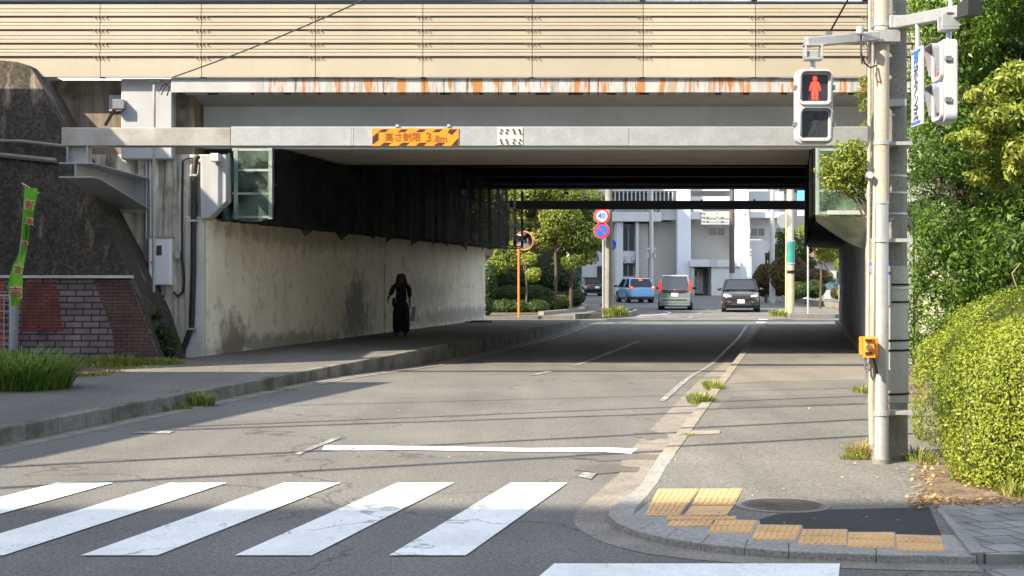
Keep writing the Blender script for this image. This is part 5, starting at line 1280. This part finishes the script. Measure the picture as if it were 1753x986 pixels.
bb('balcony_recess',1045,1157,327,344,m_win,2.2,2.9)
mb=MB()
for px in range(1046,1158,7): 
    x=P(px,0,YBd)[0]; mb.box(x-.05,x+.05,YBd-.15,YBd-.1,P(0,362,YBd)[2],P(0,326,YBd)[2])
mb.build('balcony_rail',m_rail,BD)
mb=MB()
for px in (1203,1228,1255): x=P(px,0,YBd)[0]; mb.box(x-.06,x+.06,YBd+.0,YBd+.1,P(0,383,YBd)[2],P(0,361,YBd)[2])
for py in (363,370,377,383): q=P(0,py,YBd)[2]; mb.box(P(1200,0,YBd)[0],P(1257,0,YBd)[0],YBd-.05,YBd+.0,q-.06,q+.06)
mb.build('metal_grille',m_rail,BD); bb('grille_back',1201,1256,362,383,m_bldgd,.4,.6)
def win(px0,px1,py0,py1,dy):
    f=bb('window',px0,px1,py0,py1,m_rail,dy-.06,dy+.1)
    a=P(px0,py1,YBd); b=P(px1,py0,YBd)
    mid=(a[0]+b[0])/2
    MB().box(a[0]+.08,mid-.04,YBd+dy-.09,YBd+dy-.065,a[2]+.08,b[2]-.08).build('pane',m_win,f,world=True)
    MB().box(mid+.04,b[0]-.08,YBd+dy-.09,YBd+dy-.065,a[2]+.08,b[2]-.08).build('pane',m_win,f,world=True)
win(1067,1089,383,430,1.4); win(1067,1088,450,474,1.4); win(1219,1249,387,403,2.2); win(1290,1317,388,404,1.8)
bb('wall_panel',1067,1089,430,450,m_bldg,.6,3.); bb('wall_panel',1067,1089,474,gy,m_bldg,.6,3.)
for px in (1070,1085): bb('vent_hood',px-3,px+3,438,446,m_rail,.35,.6)
bb('canopy',1178,1212,445,457,m_bldg,-1.2,2.2,.03); bb('canopy_panel',1212,1224,445,457,m_white,-1.25,2.2); bb('canopy',1224,1263,445,457,m_bldg,-1.2,2.2)
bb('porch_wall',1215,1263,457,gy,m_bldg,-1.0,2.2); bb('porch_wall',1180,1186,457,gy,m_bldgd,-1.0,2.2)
d=bb('door',1190,1207,461,gy-3,m_white,1.2,1.3); 
for px in (1192,1201): 
    a=P(px,473,YBd);b=P(px+4,463,YBd); MB().box(a[0],b[0],YBd+1.17,YBd+1.199,a[2],b[2]).build('door_glass',m_win,d)
a=P(1198,482,YBd); MB().box(a[0]-.08,a[0]+.08,YBd+1.14,YBd+1.2,a[2]-.08,a[2]+.1).build('handle',m_rim,d)
x=P(1284,0,YBd)[0]; MB().tube([P(1272,362,YBd-.8),P(1279,366,YBd-.8),(P(1281,0,YBd-.8)[0],YBd-.8,P(0,378,YBd)[2]),(P(1281,0,YBd-.8)[0],YBd-.8,g0)],.12,8).build('downpipe',m_col,BD,smooth=True)
for x0_,x1_ in ((985,1020),(1022,1050)):
    bb('window',x0_+4,x0_+14,455,480,m_win,2.9,2.97)
bb('upper_rail',1280,1346,326,345,m_rail,1.0,1.1)
# houses glimpsed behind the trees
def house(px0,px1,py0,Y,label,roof=True,m=m_block):
    a=P(px0,505,Y);b=P(px1,py0,Y); t=thing('house',((a[0]+b[0])/2,Y,.3),label,'house')
    MB().box(a[0],b[0],Y,Y+7,.0,b[2]).build('wall',m,t)
    if roof: MB().prism([(a[0]-.5,Y-.5,b[2]),(b[0]+.5,Y-.5,b[2]),((a[0]+b[0])/2+1,Y-.5,b[2]+1.6),((a[0]+b[0])/2-1,Y-.5,b[2]+1.6)],(0,8,0)).build('roof',mk('roof_%d'%px0,(.22,.15,.11),.8,v=.2),t)
    w0=(a[0]+b[0])/2
    for dx in (-1.4,1.2): f=MB().box(w0+dx,w0+dx+.9,Y-.04,Y+.02,1.6,2.8).build('window',m_win,t)
    return t
house(1378,1432,447,100,'pale house with brown roof glimpsed behind the right shrubs')
house(1352,1400,330,122,'tall white house rising behind the right far trees',False)
house(760,872,438,95,'pale house glimpsed between the wall and the far left tree',True)
# unseen buildings, placed and sized for the shade they cast
def block(x0,x1,y0,y1,h,label):
    t=thing('apartment_building',((x0+x1)/2,(y0+y1)/2,0),label,'building')
    MB().box(x0,x1,y0,y1,-.3,h).build('wall',m_bldg,t)
    MB().box(x0-.15,x1+.15,y0-.15,y1+.15,h,h+.3).build('roof',m_deck,t)
    for k in range(int(h//3)):
        for j in range(3):
            y=y0+(j+.5)*(y1-y0)/3; MB().box(x1,x1+.03,y-.8,y+.8,1+k*3,2.4+k*3).build('window',m_win,t)
    return t
block(-34,-9,58,110,30,'unseen tall block added to shade the street beyond the bridge')  # hidden from view, added to shade the far road, cars and facade
t=thing('shade_block',(-11,22,0),'unseen flat block added to shade the left retaining wall','building')
MB().box(-16,-9.5,20.5,24.5,-.2,7.15).build('wall',m_bldg,t)  # plain out-of-frame box, added to keep the retaining wall in shade
t=thing('shop_building',(-14,8,0),'low building on the left pavement before the bridge','building')
MB().prism([(-10.3,7.6,-.2),(-7.65,18.1,-.2),(-19,18.1,-.2),(-22,7.6,-.2)],(0,0,6.2)).build('wall',m_bldg,t)
MB().prism([(-11.6,2.5,-.2),(-10.32,7.6,-.2),(-22,7.6,-.2),(-22,2.5,-.2)],(0,0,6.2)).build('wall',m_bldg,t)
block(-60,22,-26,-7.5,23.4,'long apartment building behind the viewer across the junction')
# ================================================================== VEGETATION
def leafmesh(name,c,nrm,size,m,parent=None,origin=(0,0,0),asp=.45,var=.35,rnd=None,droop=0.):
    n=len(c); nrm=nrm/np.linalg.norm(nrm,axis=1,keepdims=True)
    r=rng.normal(size=(n,3)); r[:,2]-=droop; t=np.cross(nrm,r); 
    if droop: t=r-nrm*np.sum(r*nrm,axis=1,keepdims=True)
    t/=np.linalg.norm(t,axis=1,keepdims=True)+1e-9
    b=np.cross(nrm,t); s=size*(1+var*rng.uniform(-1,1,(n,1)))
    fold=nrm*s*.12
    v=np.stack([c-t*s*.5, c+b*s*asp*.5+fold-t*s*.05, c+t*s*.5, c-b*s*asp*.5+fold-t*s*.05],axis=1).reshape(-1,3)-np.array(origin)
    me=bpy.data.meshes.new(name); me.vertices.add(4*n); me.vertices.foreach_set('co',v.astype(np.float32).ravel())
    me.loops.add(4*n); me.loops.foreach_set('vertex_index',np.arange(4*n,dtype=np.int32))
    me.polygons.add(n); me.polygons.foreach_set('loop_start',np.arange(0,4*n,4,dtype=np.int32)); 
    me.update(calc_edges=True)
    at=me.attributes.new('rnd','FLOAT','FACE'); at.data.foreach_set('value',(rng.uniform(0,1,n) if rnd is None else rnd).astype(np.float32))
    me.materials.append(m); o=bpy.data.objects.new(name,me); col.objects.link(o); o.parent=parent
    return o
def wob(d,f,ph):
    return (np.sin(d[:,0]*f+ph)*np.cos(d[:,1]*f*1.13+ph*2)+np.sin(d[:,2]*f*.9+ph*1.7)*np.cos(d[:,0]*f*1.3+2.1*ph))*.5
def shell(blobs,n,depth=.25,amp=.15,f=3.,flat=0.,gap=0.,ph=0.,pw=1.):
    bl=np.array(blobs,float); area=(bl[:,3]*bl[:,4]*bl[:,5])**(2/3); pr=area/area.sum()
    idx=rng.choice(len(bl),n,p=pr); d=rng.normal(size=(n,3)); d/=np.linalg.norm(d,axis=1,keepdims=True)
    B=bl[idx]; k=1+amp*wob(d+B[:,:3]*.7,f,ph+1.)-depth*rng.uniform(0,1,n)**1.8
    dd=np.sign(d)*np.abs(d)**pw
    c=B[:,:3]+dd*B[:,3:6]*k[:,None]
    nr=d/B[:,3:6]; nr/=np.linalg.norm(nr,axis=1,keepdims=True)
    if gap>0:
        g=wob(c,1.9/np.mean(B[:,3]),ph+3)+.5*wob(c,5/np.mean(B[:,3]),ph); keep=g>(-1+gap); c=c[keep]; nr=nr[keep]
    # drop leaves buried deep inside other blobs
    inside=np.zeros(len(c),bool)
    for q in bl: inside|=(((c-q[:3])/q[3:6])**2).sum(1)<.55**2
    return c[~inside],nr[~inside]
def cl_rnd(c,f=2.,amt=.5,top=None):
    r=.5+.5*wob(c,f,.7); u=rng.uniform(0,1,len(c)); return np.clip(r*amt+u*(1-amt),0,1)
def foliage(name,blobs,n,size,m,parent,depth=.25,amp=.15,f=3.,jit=.9,gap=0.,asp=.45,ph=0.,rf=2.,ramt=.4,core=.8,droop=0.,cm=None,pw=1.):
    c,nr=shell(blobs,n,depth,amp,f,0,gap,ph,pw)
    if pw<1:
        k=rng.uniform(0,1,len(c))<.03; c[k]+=nr[k]*rng.uniform(.02,.10,(k.sum(),1))
    nr=nr+rng.normal(size=nr.shape)*jit*.6; nr[:,2]+=.25
    loc=Vector((0,0,0)); q=parent
    while q is not None: loc+=Vector(q.location); q=q.parent
    o=leafmesh(name,c,nr,size,m,parent,tuple(loc),asp,rnd=cl_rnd(c,rf,ramt),droop=droop)
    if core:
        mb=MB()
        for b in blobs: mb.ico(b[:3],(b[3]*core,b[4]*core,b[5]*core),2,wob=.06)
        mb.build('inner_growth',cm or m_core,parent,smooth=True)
    return o
def trunk(parent,base,top,r,blobs,name='trunk'):
    mb=MB(); b=Vector(base); t=Vector(top); mid=b.lerp(t,.5)+Vector((r*.8,0,0)); mb.tube([b,mid,t],[r,r*.8,r*.6],10)
    for q in blobs[:7]:
        e=Vector(q[:3]); s=b.lerp(t,random.uniform(.65,1)); m_=s.lerp(e,.5)+Vector((random.uniform(-.2,.2),0,.1)); mb.tube([s,m_,e],[r*.5,r*.32,r*.12],7)
    return mb.build(name,m_bark,parent,smooth=True)

# --- clipped hedges at right
hA=thing('hedge',(4.2,10.6,PR),'large rounded yellow-green clipped hedge nearest the viewer','hedge','clipped hedges on the right')
blA=[(4.75,10.95,.60,1.30,.80,.84),(4.15,11.2,.55,.76,.72,.78),(5.6,10.6,.60,1.1,.9,.92),(4.72,10.45,.40,1.02,.60,.58),(3.92,11.0,.33,.52,.58,.50),(4.95,10.2,.30,.95,.48,.44)]
foliage('foliage',blA,110000,.029,m_leaf_hedge,hA,.14,.06,7,1.0,asp=.5,rf=4,ramt=.45,core=.86,cm=m_corelite,pw=.72)
hB=thing('hedge',(4.6,13.6,PR),'taller rounded clipped hedge behind the concrete pole','hedge','clipped hedges on the right')
blB=[(4.80,13.7,.48,.90,.95,.76),(5.6,14.2,.62,1.3,1.1,.92),(7.0,14.2,.70,1.5,1.2,.95)]
foliage('foliage',blB,90000,.032,m_leaf_hedge,hB,.12,.06,7,1.0,asp=.5,rf=4,ramt=.45,core=.86,cm=m_corelite,pw=.72)
hC=thing('hedge',(6.3,17.5,PR),'far end of the clipped hedge row before the dark tree','hedge','clipped hedges on the right')
foliage('foliage',[(6.0,16.6,.6,1.1,1.2,.9),(7.2,18.0,.6,1.5,1.5,.9)],12000,.05,m_leaf_hedge,hC,.16,.05,5,1.0,asp=.55,core=.86)
# --- big trees behind the hedges
tA=thing('broadleaf_tree',(8.6,19.5,PR),'big dark green tree filling the right edge behind the hedges','tree','trees on the right')
blT=[]
for _ in range(46):
    x=random.uniform(6.6,11.5); y=18.2+random.uniform(-.8,2.2); z_=random.uniform(1.5,8.5); r_=random.uniform(.7,1.25)
    if x-r_*.9 < (1562-876.5)*y/F: x=(1562-876.5)*y/F+r_*.95
    blT.append((x,y,z_,r_,r_*.9,r_*.75))
foliage('crown',blT,80000,.095,m_leaf_dark,tA,.45,.28,3.2,1.1,gap=.25,asp=.42,rf=1.1,ramt=.55,core=.38,droop=.8)
trunk(tA,(8.6,19.5,0),(8.9,19.6,4),.22,blT)
tB=thing('broadleaf_tree',(6.4,20.6,PR),'fresh green tree directly behind the poles, left of the dark tree','tree','trees on the right')
blT2=[]
for _ in range(34):
    y=19.6+random.uniform(-.3,1.2); r_=random.uniform(.45,.8); x=random.uniform((1560-876.5)*y/F+r_*.8,(1665-876.5)*y/F); z_=random.uniform(.6,8.0)
    blT2.append((x,y,z_,r_,r_*.9,r_*.8))
for px,py in ((1580,520),(1600,470),(1575,560),(1620,510),(1650,470),(1590,430),(1580,600),(1640,430)):
    q=P(px,py,19.3); blT2.append((q[0]+.15,19.3,q[2],.42,.4,.42))
foliage('crown',blT2,60000,.075,leafmat('fresh_leaves',(.03,.075,.010),(.08,.17,.02),(.24,.32,.05),.4),tB,.45,.3,3.6,1.1,gap=.35,asp=.38,rf=1.4,ramt=.5,core=0,droop=.6)
trunk(tB,(6.5,20.6,0),(6.3,20.6,4),.14,blT2)
tC=thing('lime_tree',(6.0,15.6,PR),'bright yellow-green bough tree hanging in from the right edge','tree','trees on the right')
blL=[]
for px,py,r_ in ((1705,165,.26),(1735,135,.3),(1690,205,.24),(1745,200,.34),(1665,240,.2),(1715,262,.28),(1652,172,.12),(1765,170,.4),(1680,300,.13),(1765,260,.4),(1725,310,.16),(1640,235,.10),(1672,150,.14),(1745,290,.25),(1700,240,.2)):
    q=P(px,py,15.2); blL.append((q[0],q[1]+random.uniform(-.4,.4),q[2],r_,r_*.8,r_*.6))
foliage('crown',blL,9500,.085,m_leaf_lime,tC,.6,.3,4,1.1,gap=.5,asp=.38,rf=2,ramt=.4,core=0,droop=.9)
trunk(tC,(7.2,15.7,0),(6.9,15.6,3.0),.10,blL)
# small climbing branch left of the poles
q=P(1452,278,23.0); tD=thing('shrub_branch',(q[0]+.5,23.1,PR),'small sunlit yellow-green bush reaching out beside the net cage','bush')
blD=[]
for px,py,r_ in ((1452,285,.26),(1470,270,.26),(1430,290,.18),(1440,305,.20),(1478,300,.28),(1465,250,.16),(1418,280,.16),(1460,318,.24),(1490,280,.3),(1425,310,.2),(1445,262,.2),(1408,292,.12)):
    q=P(px,py,23.0); blD.append((q[0],23.0+random.uniform(-.15,.15),q[2],r_,r_,r_*.8))
foliage('foliage',blD,7500,.065,m_leaf_lime,tD,.7,.4,4,1.1,gap=.3,asp=.4,core=0,droop=.5)
trunk(tD,(P(1500,0,23.1)[0],23.1,0),P(1494,300,23.05),.05,blD,'stem')
q=P(1476,160,25.0); tE=thing('climbing_plant',(q[0],25.2,PR),'thin sprig of leaves beside the rust-streaked beam','plant')
blE=[(P(px,py,25)[0],25,P(px,py,25)[2],r_,.1,r_) for px,py,r_ in ((1480,140,.12),(1474,160,.11),(1482,180,.14),(1484,215,.1))]
foliage('leaves',blE,700,.05,m_leaf_mid,tE,.7,.2,4,1.1,core=0)
MB().tube([(P(1500,0,25.2)[0],25.2,0),P(1486,250,25.1),P(1482,140,25)],[.02,.012,.006],6).build('stem',m_bark,tE)
# fill trees behind at right so no gap shows
tF=thing('broadleaf_tree',(11.5,23.5,PR),'dark tree mass farther back at the right edge','tree','trees on the right')
blF=[(x,22.6+random.uniform(-.5,1.5),z_,1.5,1.2,1.3) for x in (8.2,10.2,12.2,14.2) for z_ in (1.5,3.4,5.3,7.2)]
foliage('crown',blF,30000,.11,m_leaf_dark,tF,.35,.25,3,1.1,gap=.2,core=.75,rf=1,ramt=.5)
trunk(tF,(11,23.5,0),(11.2,23.5,4),.25,blF)
# wispy pale dry branches in the gap above the hedge
bt=MB()
for k in range(26):
    x=random.uniform(6.2,8.6); b0=Vector((x,17.4,.9)); p_=[b0]
    for s_ in range(4): b0=b0+Vector((random.uniform(-.22,.22),random.uniform(-.1,.1),random.uniform(.12,.3))); p_.append(b0)
    bt.tube(p_,[.014,.011,.009,.007,.004],5)
o=bt.build('dead_branches',mk('dead_twigs',(.40,.30,.19),.9,v=.2),None,origin=(7.2,17.4,.1)); tag(o,'tangle of pale dry branches between the hedge and the trees','bush')

# --- far left trees and hedges
def fartree(cx,cy,blobs_px,Y,n,size,m,label,base,r=.10,grp='trees beyond the bridge',gap=.4,core=.4,th=1.):
    t=thing('street_tree',(cx,cy,.15),label,'tree',grp)
    bl=[]
    for px,py,rad in blobs_px:
        q=P(px,py,Y); rr=rad*Y/F; bl.append((q[0],Y+random.uniform(-.8,.8)*th,q[2],rr,rr*.9,rr*.75))
    foliage('crown',bl,n,size,m,t,.5,.25,3,1.1,gap=gap,asp=.5,rf=1.3,ramt=.55,core=core)
    trunk(t,(cx,cy,0),(cx,cy,bl[0][2]-.3),r,bl); return t
fartree(1.9,64,[(960,375,38),(905,362,34),(1000,345,34),(930,405,28),(990,400,36),(1015,380,26),(870,340,34),(960,325,40),(1025,420,16),(910,330,36),(1000,440,22),(975,450,16),(1035,350,20)],64,15000,.16,m_leaf_mid,'yellow-green street tree nearest the speed limit sign',(1.9,64),.09)
fartree(2.7,66.5,[(985,385,34),(1005,360,26),(960,420,24),(1000,430,22)],66.5,7000,.15,m_leaf_mid,'dark stemmed tree just behind the sunlit one',(2.7,66.5),.1)
fartree(.6,62.5,[(865,440,26),(900,445,20),(850,455,20),(880,425,18),(915,470,16)],62.5,6000,.13,m_leaf_lime,'low lime green bush tree behind the orange mirror post',(.6,62.5),.06)
fartree(-3.0,68,[(760,370,60),(800,330,60),(730,330,60),(840,380,40)],68,12000,.2,m_leaf_mid,'leafy tree mostly hidden behind the left wall',(-3,68),.16)
fartree(-.2,72,[(850,380,50),(890,330,50),(930,300,50)],74,9000,.2,m_leaf_mid,'taller tree standing behind the lime bush',(-.2,74),.15)
def fhedge(label,blobs,n,size,m,grp='low hedges beyond the bridge',name='hedge'):
    t=thing(name,(blobs[0][0],blobs[0][1],.15),label,'hedge',grp)
    foliage('foliage',blobs,n,size,m,t,.2,.08,4,1.,asp=.55,core=.85); return t
def px_b(px,py,rx,ry,Y): q=P(px,py,Y); return (q[0],Y,q[2],rx*Y/F,.8,ry*Y/F)
fhedge('front low hedge around the orange mirror post',[px_b(x,527,26,15,62.8) for x in (835,862,890,915)]+[px_b(940,520,22,13,64.5)],9000,.09,m_leaf_shrub)
fhedge('rounded low hedge running back along the left kerb',[px_b(955,516,26,14,67),px_b(975,512,26,13,70),px_b(985,508,18,11,74)],7000,.10,m_leaf_shrub)
fhedge('middle clipped hedge behind the front one',[px_b(x,504,30,16,67) for x in (835,875,915)],7000,.09,m_leaf_shrub)
fhedge('tall dark hedge at the back beneath the trees',[px_b(x,478,30,22,72) for x in (835,870,905,940,965)],9000,.12,m_leaf_shrub)
fhedge('thin dark shrub touching the end of the painted wall',[px_b(838,480,14,30,58.5),px_b(832,520,12,22,58.5)],3500,.09,m_leaf_shrub)
md=[(x,132+random.uniform(-4,4),z_,7,4,5) for x in range(-30,3,5) for z_ in (2,8)]+[(x,135,z_,7,4,5) for x in range(30,60,6) for z_ in (2,8)]
o=foliage('distant_trees',md,26000,.45,m_leaf_mid,None,.3,.2,3,1.1,gap=.1,core=0); tag(o,kind='stuff')
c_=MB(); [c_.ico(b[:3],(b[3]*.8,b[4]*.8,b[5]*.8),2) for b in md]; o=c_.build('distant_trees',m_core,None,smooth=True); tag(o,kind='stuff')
# --- far right shrubs
fhedge('rusty brown shrub mound behind the green plated pole',[px_b(1350,470,34,34,84),px_b(1310,478,22,26,86)],8000,.13,m_leaf_rust,'shrubs beyond the right pavement','shrub')
fhedge('brownish dome shrub above the blue-grey box',[px_b(1400,474,26,14,82)],3500,.1,m_leaf_rust,'shrubs beyond the right pavement','shrub')
fhedge('small green ball shrub beside the pole base',[px_b(1368,497,20,14,76)],3500,.09,m_leaf_shrub,'shrubs beyond the right pavement','shrub')
fhedge('green ball shrub left of the blue-grey box',[px_b(1393,495,20,16,77)],3500,.09,m_leaf_shrub,'shrubs beyond the right pavement','shrub')
fhedge('dark low hedge behind the oncoming car',[px_b(x,494,22,14,92) for x in (1305,1330,1355)],5000,.11,m_leaf_shrub,'shrubs beyond the right pavement')
fartree(15.6,88,[(1355,425,30),(1330,440,20),(1375,450,24),(1340,400,18),(1385,420,18)],88,8000,.17,m_leaf_shrub,'dark green tree right of the apartment building',(15.6,88),.1,gap=.3)
fartree(15.5,72,[(1385,395,22),(1400,380,24),(1420,430,24),(1440,455,18),(1430,400,26),(1405,420,16),(1440,500,14)],70,9000,.14,m_leaf_lime,'light green creeper tree beside the right cage end',(15.5,70),.07,gap=.45,core=.2)
fartree(18.5,74,[(1440,420,40),(1460,380,40),(1470,470,40)],74,7000,.17,m_leaf_shrub,'dark tree behind the light green creeper tree',(18.5,74),.12)
fhedge('orange-tinged plant right of the blue-grey box',[px_b(1432,502,9,10,70)],900,.08,m_leaf_rust,'shrubs beyond the right pavement','shrub')

# --- grass and weeds
def weeds(x,y,z_,rx,ry,n,h,label,m=m_grass,w_=.010,lean=.5,kind=None,name='weed_clump'):
    v=[];f=[];rn=[]
    for k in range(n):
        a=random.uniform(0,2*math.pi); r_=math.sqrt(random.random()); bx=x+rx*r_*math.cos(a); by=y+ry*r_*math.sin(a)
        d=Vector((math.cos(a)+random.uniform(-.7,.7),math.sin(a)+random.uniform(-.7,.7),0)).normalized(); hh=h*random.uniform(.45,1.1)*(1-.35*r_); ln=lean*hh*random.uniform(.2,1.2)
        sd=Vector((-d.y,d.x,0))*w_*random.uniform(.6,1.3)*.5; b=Vector((bx,by,z_-.01)); i=len(v)
        p1=b+d*ln*.3+Vector((0,0,hh*.55)); p2=b+d*ln*.75+Vector((0,0,hh*.92)); p3=b+d*ln*1.25+Vector((0,0,hh*.85))
        v+=[b-sd,b+sd,p1+sd,p1-sd,p2+sd*.7,p2-sd*.7,p3]; f+=[(i,i+1,i+2,i+3),(i+3,i+2,i+4,i+5),(i+5,i+4,i+6)]; q_=random.random(); rn+=[q_]*3
    me=bpy.data.meshes.new(name); me.from_pydata([tuple(Vector(p)-Vector((x,y,z_))) for p in v],[],f); at=me.attributes.new('rnd','FLOAT','FACE'); at.data.foreach_set('value',rn); me.materials.append(m)
    o=bpy.data.objects.new(name,me); col.objects.link(o); o.location=(x,y,z_)
    return tag(o,label,'weeds' if kind is None else None,'weed clumps by the kerbs' if kind is None else None,kind)
x,y,_=G(40,665,PL); weeds(x,y,PL,.60,.55,1900,.62,'large lush grass clump under the banner flag',leafmat('lush_grass',(.03,.09,.01),(.12,.26,.03),(.35,.42,.09),.4),.013,1.1)
x,y,_=G(-60,640,PL); weeds(x,y,PL,.8,1.0,1200,.5,'tall grass behind the mesh fence at the far left',m_grass,.014)
for px,py,rx,ry,n,h in ((130,622,.55,.5,500,.13),(215,622,.5,.4,600,.24),(170,628,.6,.4,350,.10),(290,620,.45,.4,700,.16),(330,612,.25,.3,300,.18),(250,632,.35,.3,250,.08),(160,645,.25,.3,200,.12),(185,640,.3,.3,160,.09)):
    x,y,_=G(px,py,PL-.02); 
    if y>24.6: y=24.55
    weeds(x,y,PL-.02,rx,ry,n,h,'low weeds in the earth strip' ,m_grass,.012,.8,'stuff','grass')
x,y,_=G(262,704,0); weeds(x+.0,y-.02,0,.22,.10,260,.13,'small weed tuft at the foot of the left kerb',m_grass,.009,.8)
x,y,_=G(325,694,0); weeds(x+.02,y-.05,0,.30,.12,600,.24,'bushy grass clump growing from the left kerb joint',m_grass,.011,.9)
x,y,_=G(290,700,0); weeds(x,y-.03,0,.3,.08,300,.13,'trailing weeds between the two left kerb tufts',m_grass,.010,.9)
x,y,_=G(450,668,0); weeds(x,y-.03,0,.5,.06,260,.07,'sparse weeds along the left kerb farther up',m_grass,.010,.9)
x,y,_=G(1200,688,.02); weeds(x,y,.02,.18,.35,420,.16,'weed clump in the right kerb gutter nearest the drain',m_grass,.011,.8)
x,y,_=G(1222,665,.02); weeds(x,y,.02,.13,.6,380,.16,'narrow weed strip in the right kerb joint farther up',m_grass,.011,.8)
x,y,_=G(1180,745,PR); weeds(x,y,PR,.08,.08,70,.05,'tiny weed tuft by the pale pavement repair',m_grass,.008,.8)
x,y,_=G(1478,782,PR); weeds(x,y,PR,.16,.12,360,.18,'dry grass tuft at the foot of the steel pole',leafmat('dry_grass',(.22,.22,.04),(.38,.32,.08),(.6,.45,.18),.4),.007,.9)
x,y,_=G(1462,786,PR); weeds(x,y,PR,.12,.07,160,.08,'small green weed beside the dry grass tuft',m_grass,.008,1.)
x,y,_=G(1476,672,PR); weeds(x,y,PR,.14,.25,200,.14,'weed tuft far along the right pavement edge',m_grass,.010,.8)
x,y,_=G(1575,790,PR); weeds(x,y,PR,.12,.3,240,.16,'weeds between the concrete pole and the hedge',m_grass,.008,.8)
x,y,_=G(1052,541,.14); weeds(x,y,.14,.5,.5,500,.5,'yellowish weed clump at the foot of the speed sign pole',m_grass,.03,.7)
x,y,_=G(1332,541,.14); weeds(x,y,.14,.35,.4,250,.35,'weeds at the foot of the yellow post',m_grass,.03,.7)
x,y,_=G(820,551,.17); weeds(x,y-.6,.17,.5,.3,250,.10,'flat dark weeds at the end of the painted wall',m_leaf_shrub,.03,.9)
x,y,_=G(1215,505,.34); weeds(x,y,.34,1.6,.8,300,.5,'weeds at the foot of the apartment porch',m_grass,.06,.8)
x,y,_=G(1735,850,PR); weeds(x,y,PR,.10,.10,60,.18,'broad-bladed plant under the near hedge',m_grass,.018,.6)
# ivy at the foot of the retaining wall corner
iv=thing('ivy',P(280,600,24.9),'dark ivy clump in the corner beside the retaining wall','plant')
bi=[(P(px,py,25.2)[0],25.4,P(px,py,25.2)[2],r_,.15,r_) for px,py,r_ in ((275,570,.16),(288,585,.14),(272,592,.16),(265,540,.10),(285,600,.14))]
foliage('leaves',bi,1500,.05,m_leaf_shrub,iv,.4,.2,4,1.,core=.7)
# creeping moss line on top of the retaining wall
# leaf litter : along the hedge foot
c=[];
for k in range(260):
    px=random.choice((random.gauss(1590,22),random.uniform(1560,1753),random.gauss(1580,12))); py=random.choice((random.uniform(790,868),random.gauss(862,6)))
    if px>1625: py=random.uniform(856,874)
    x,y,_=G(px,py,PR); c.append((x,y,PR+.012+random.random()*.01))
c=np.array(c); nr=np.tile([0,0,1.],(len(c),1))+rng.normal(size=c.shape)*.35
o=leafmesh('leaf_litter',c,nr,.042,m_litter,None,asp=.55); tag(o,None,None,None,'stuff')
c=[]
for k in range(90):
    px=random.uniform(1130,1600); py=random.uniform(690,900); x,y,_=G(px,py,PR); c.append((x,y,PR+.008))
for k in range(60):
    px=random.uniform(300,1000); py=random.uniform(640,900); x,y,_=G(px,py,0); c.append((x,y,.012))
c=np.array(c); nr=np.tile([0,0,1.],(len(c),1))+rng.normal(size=c.shape)*.3
o=leafmesh('fallen_leaves',c,nr,.028,m_litter,None,asp=.5,var=.6); tag(o,None,None,None,'stuff')
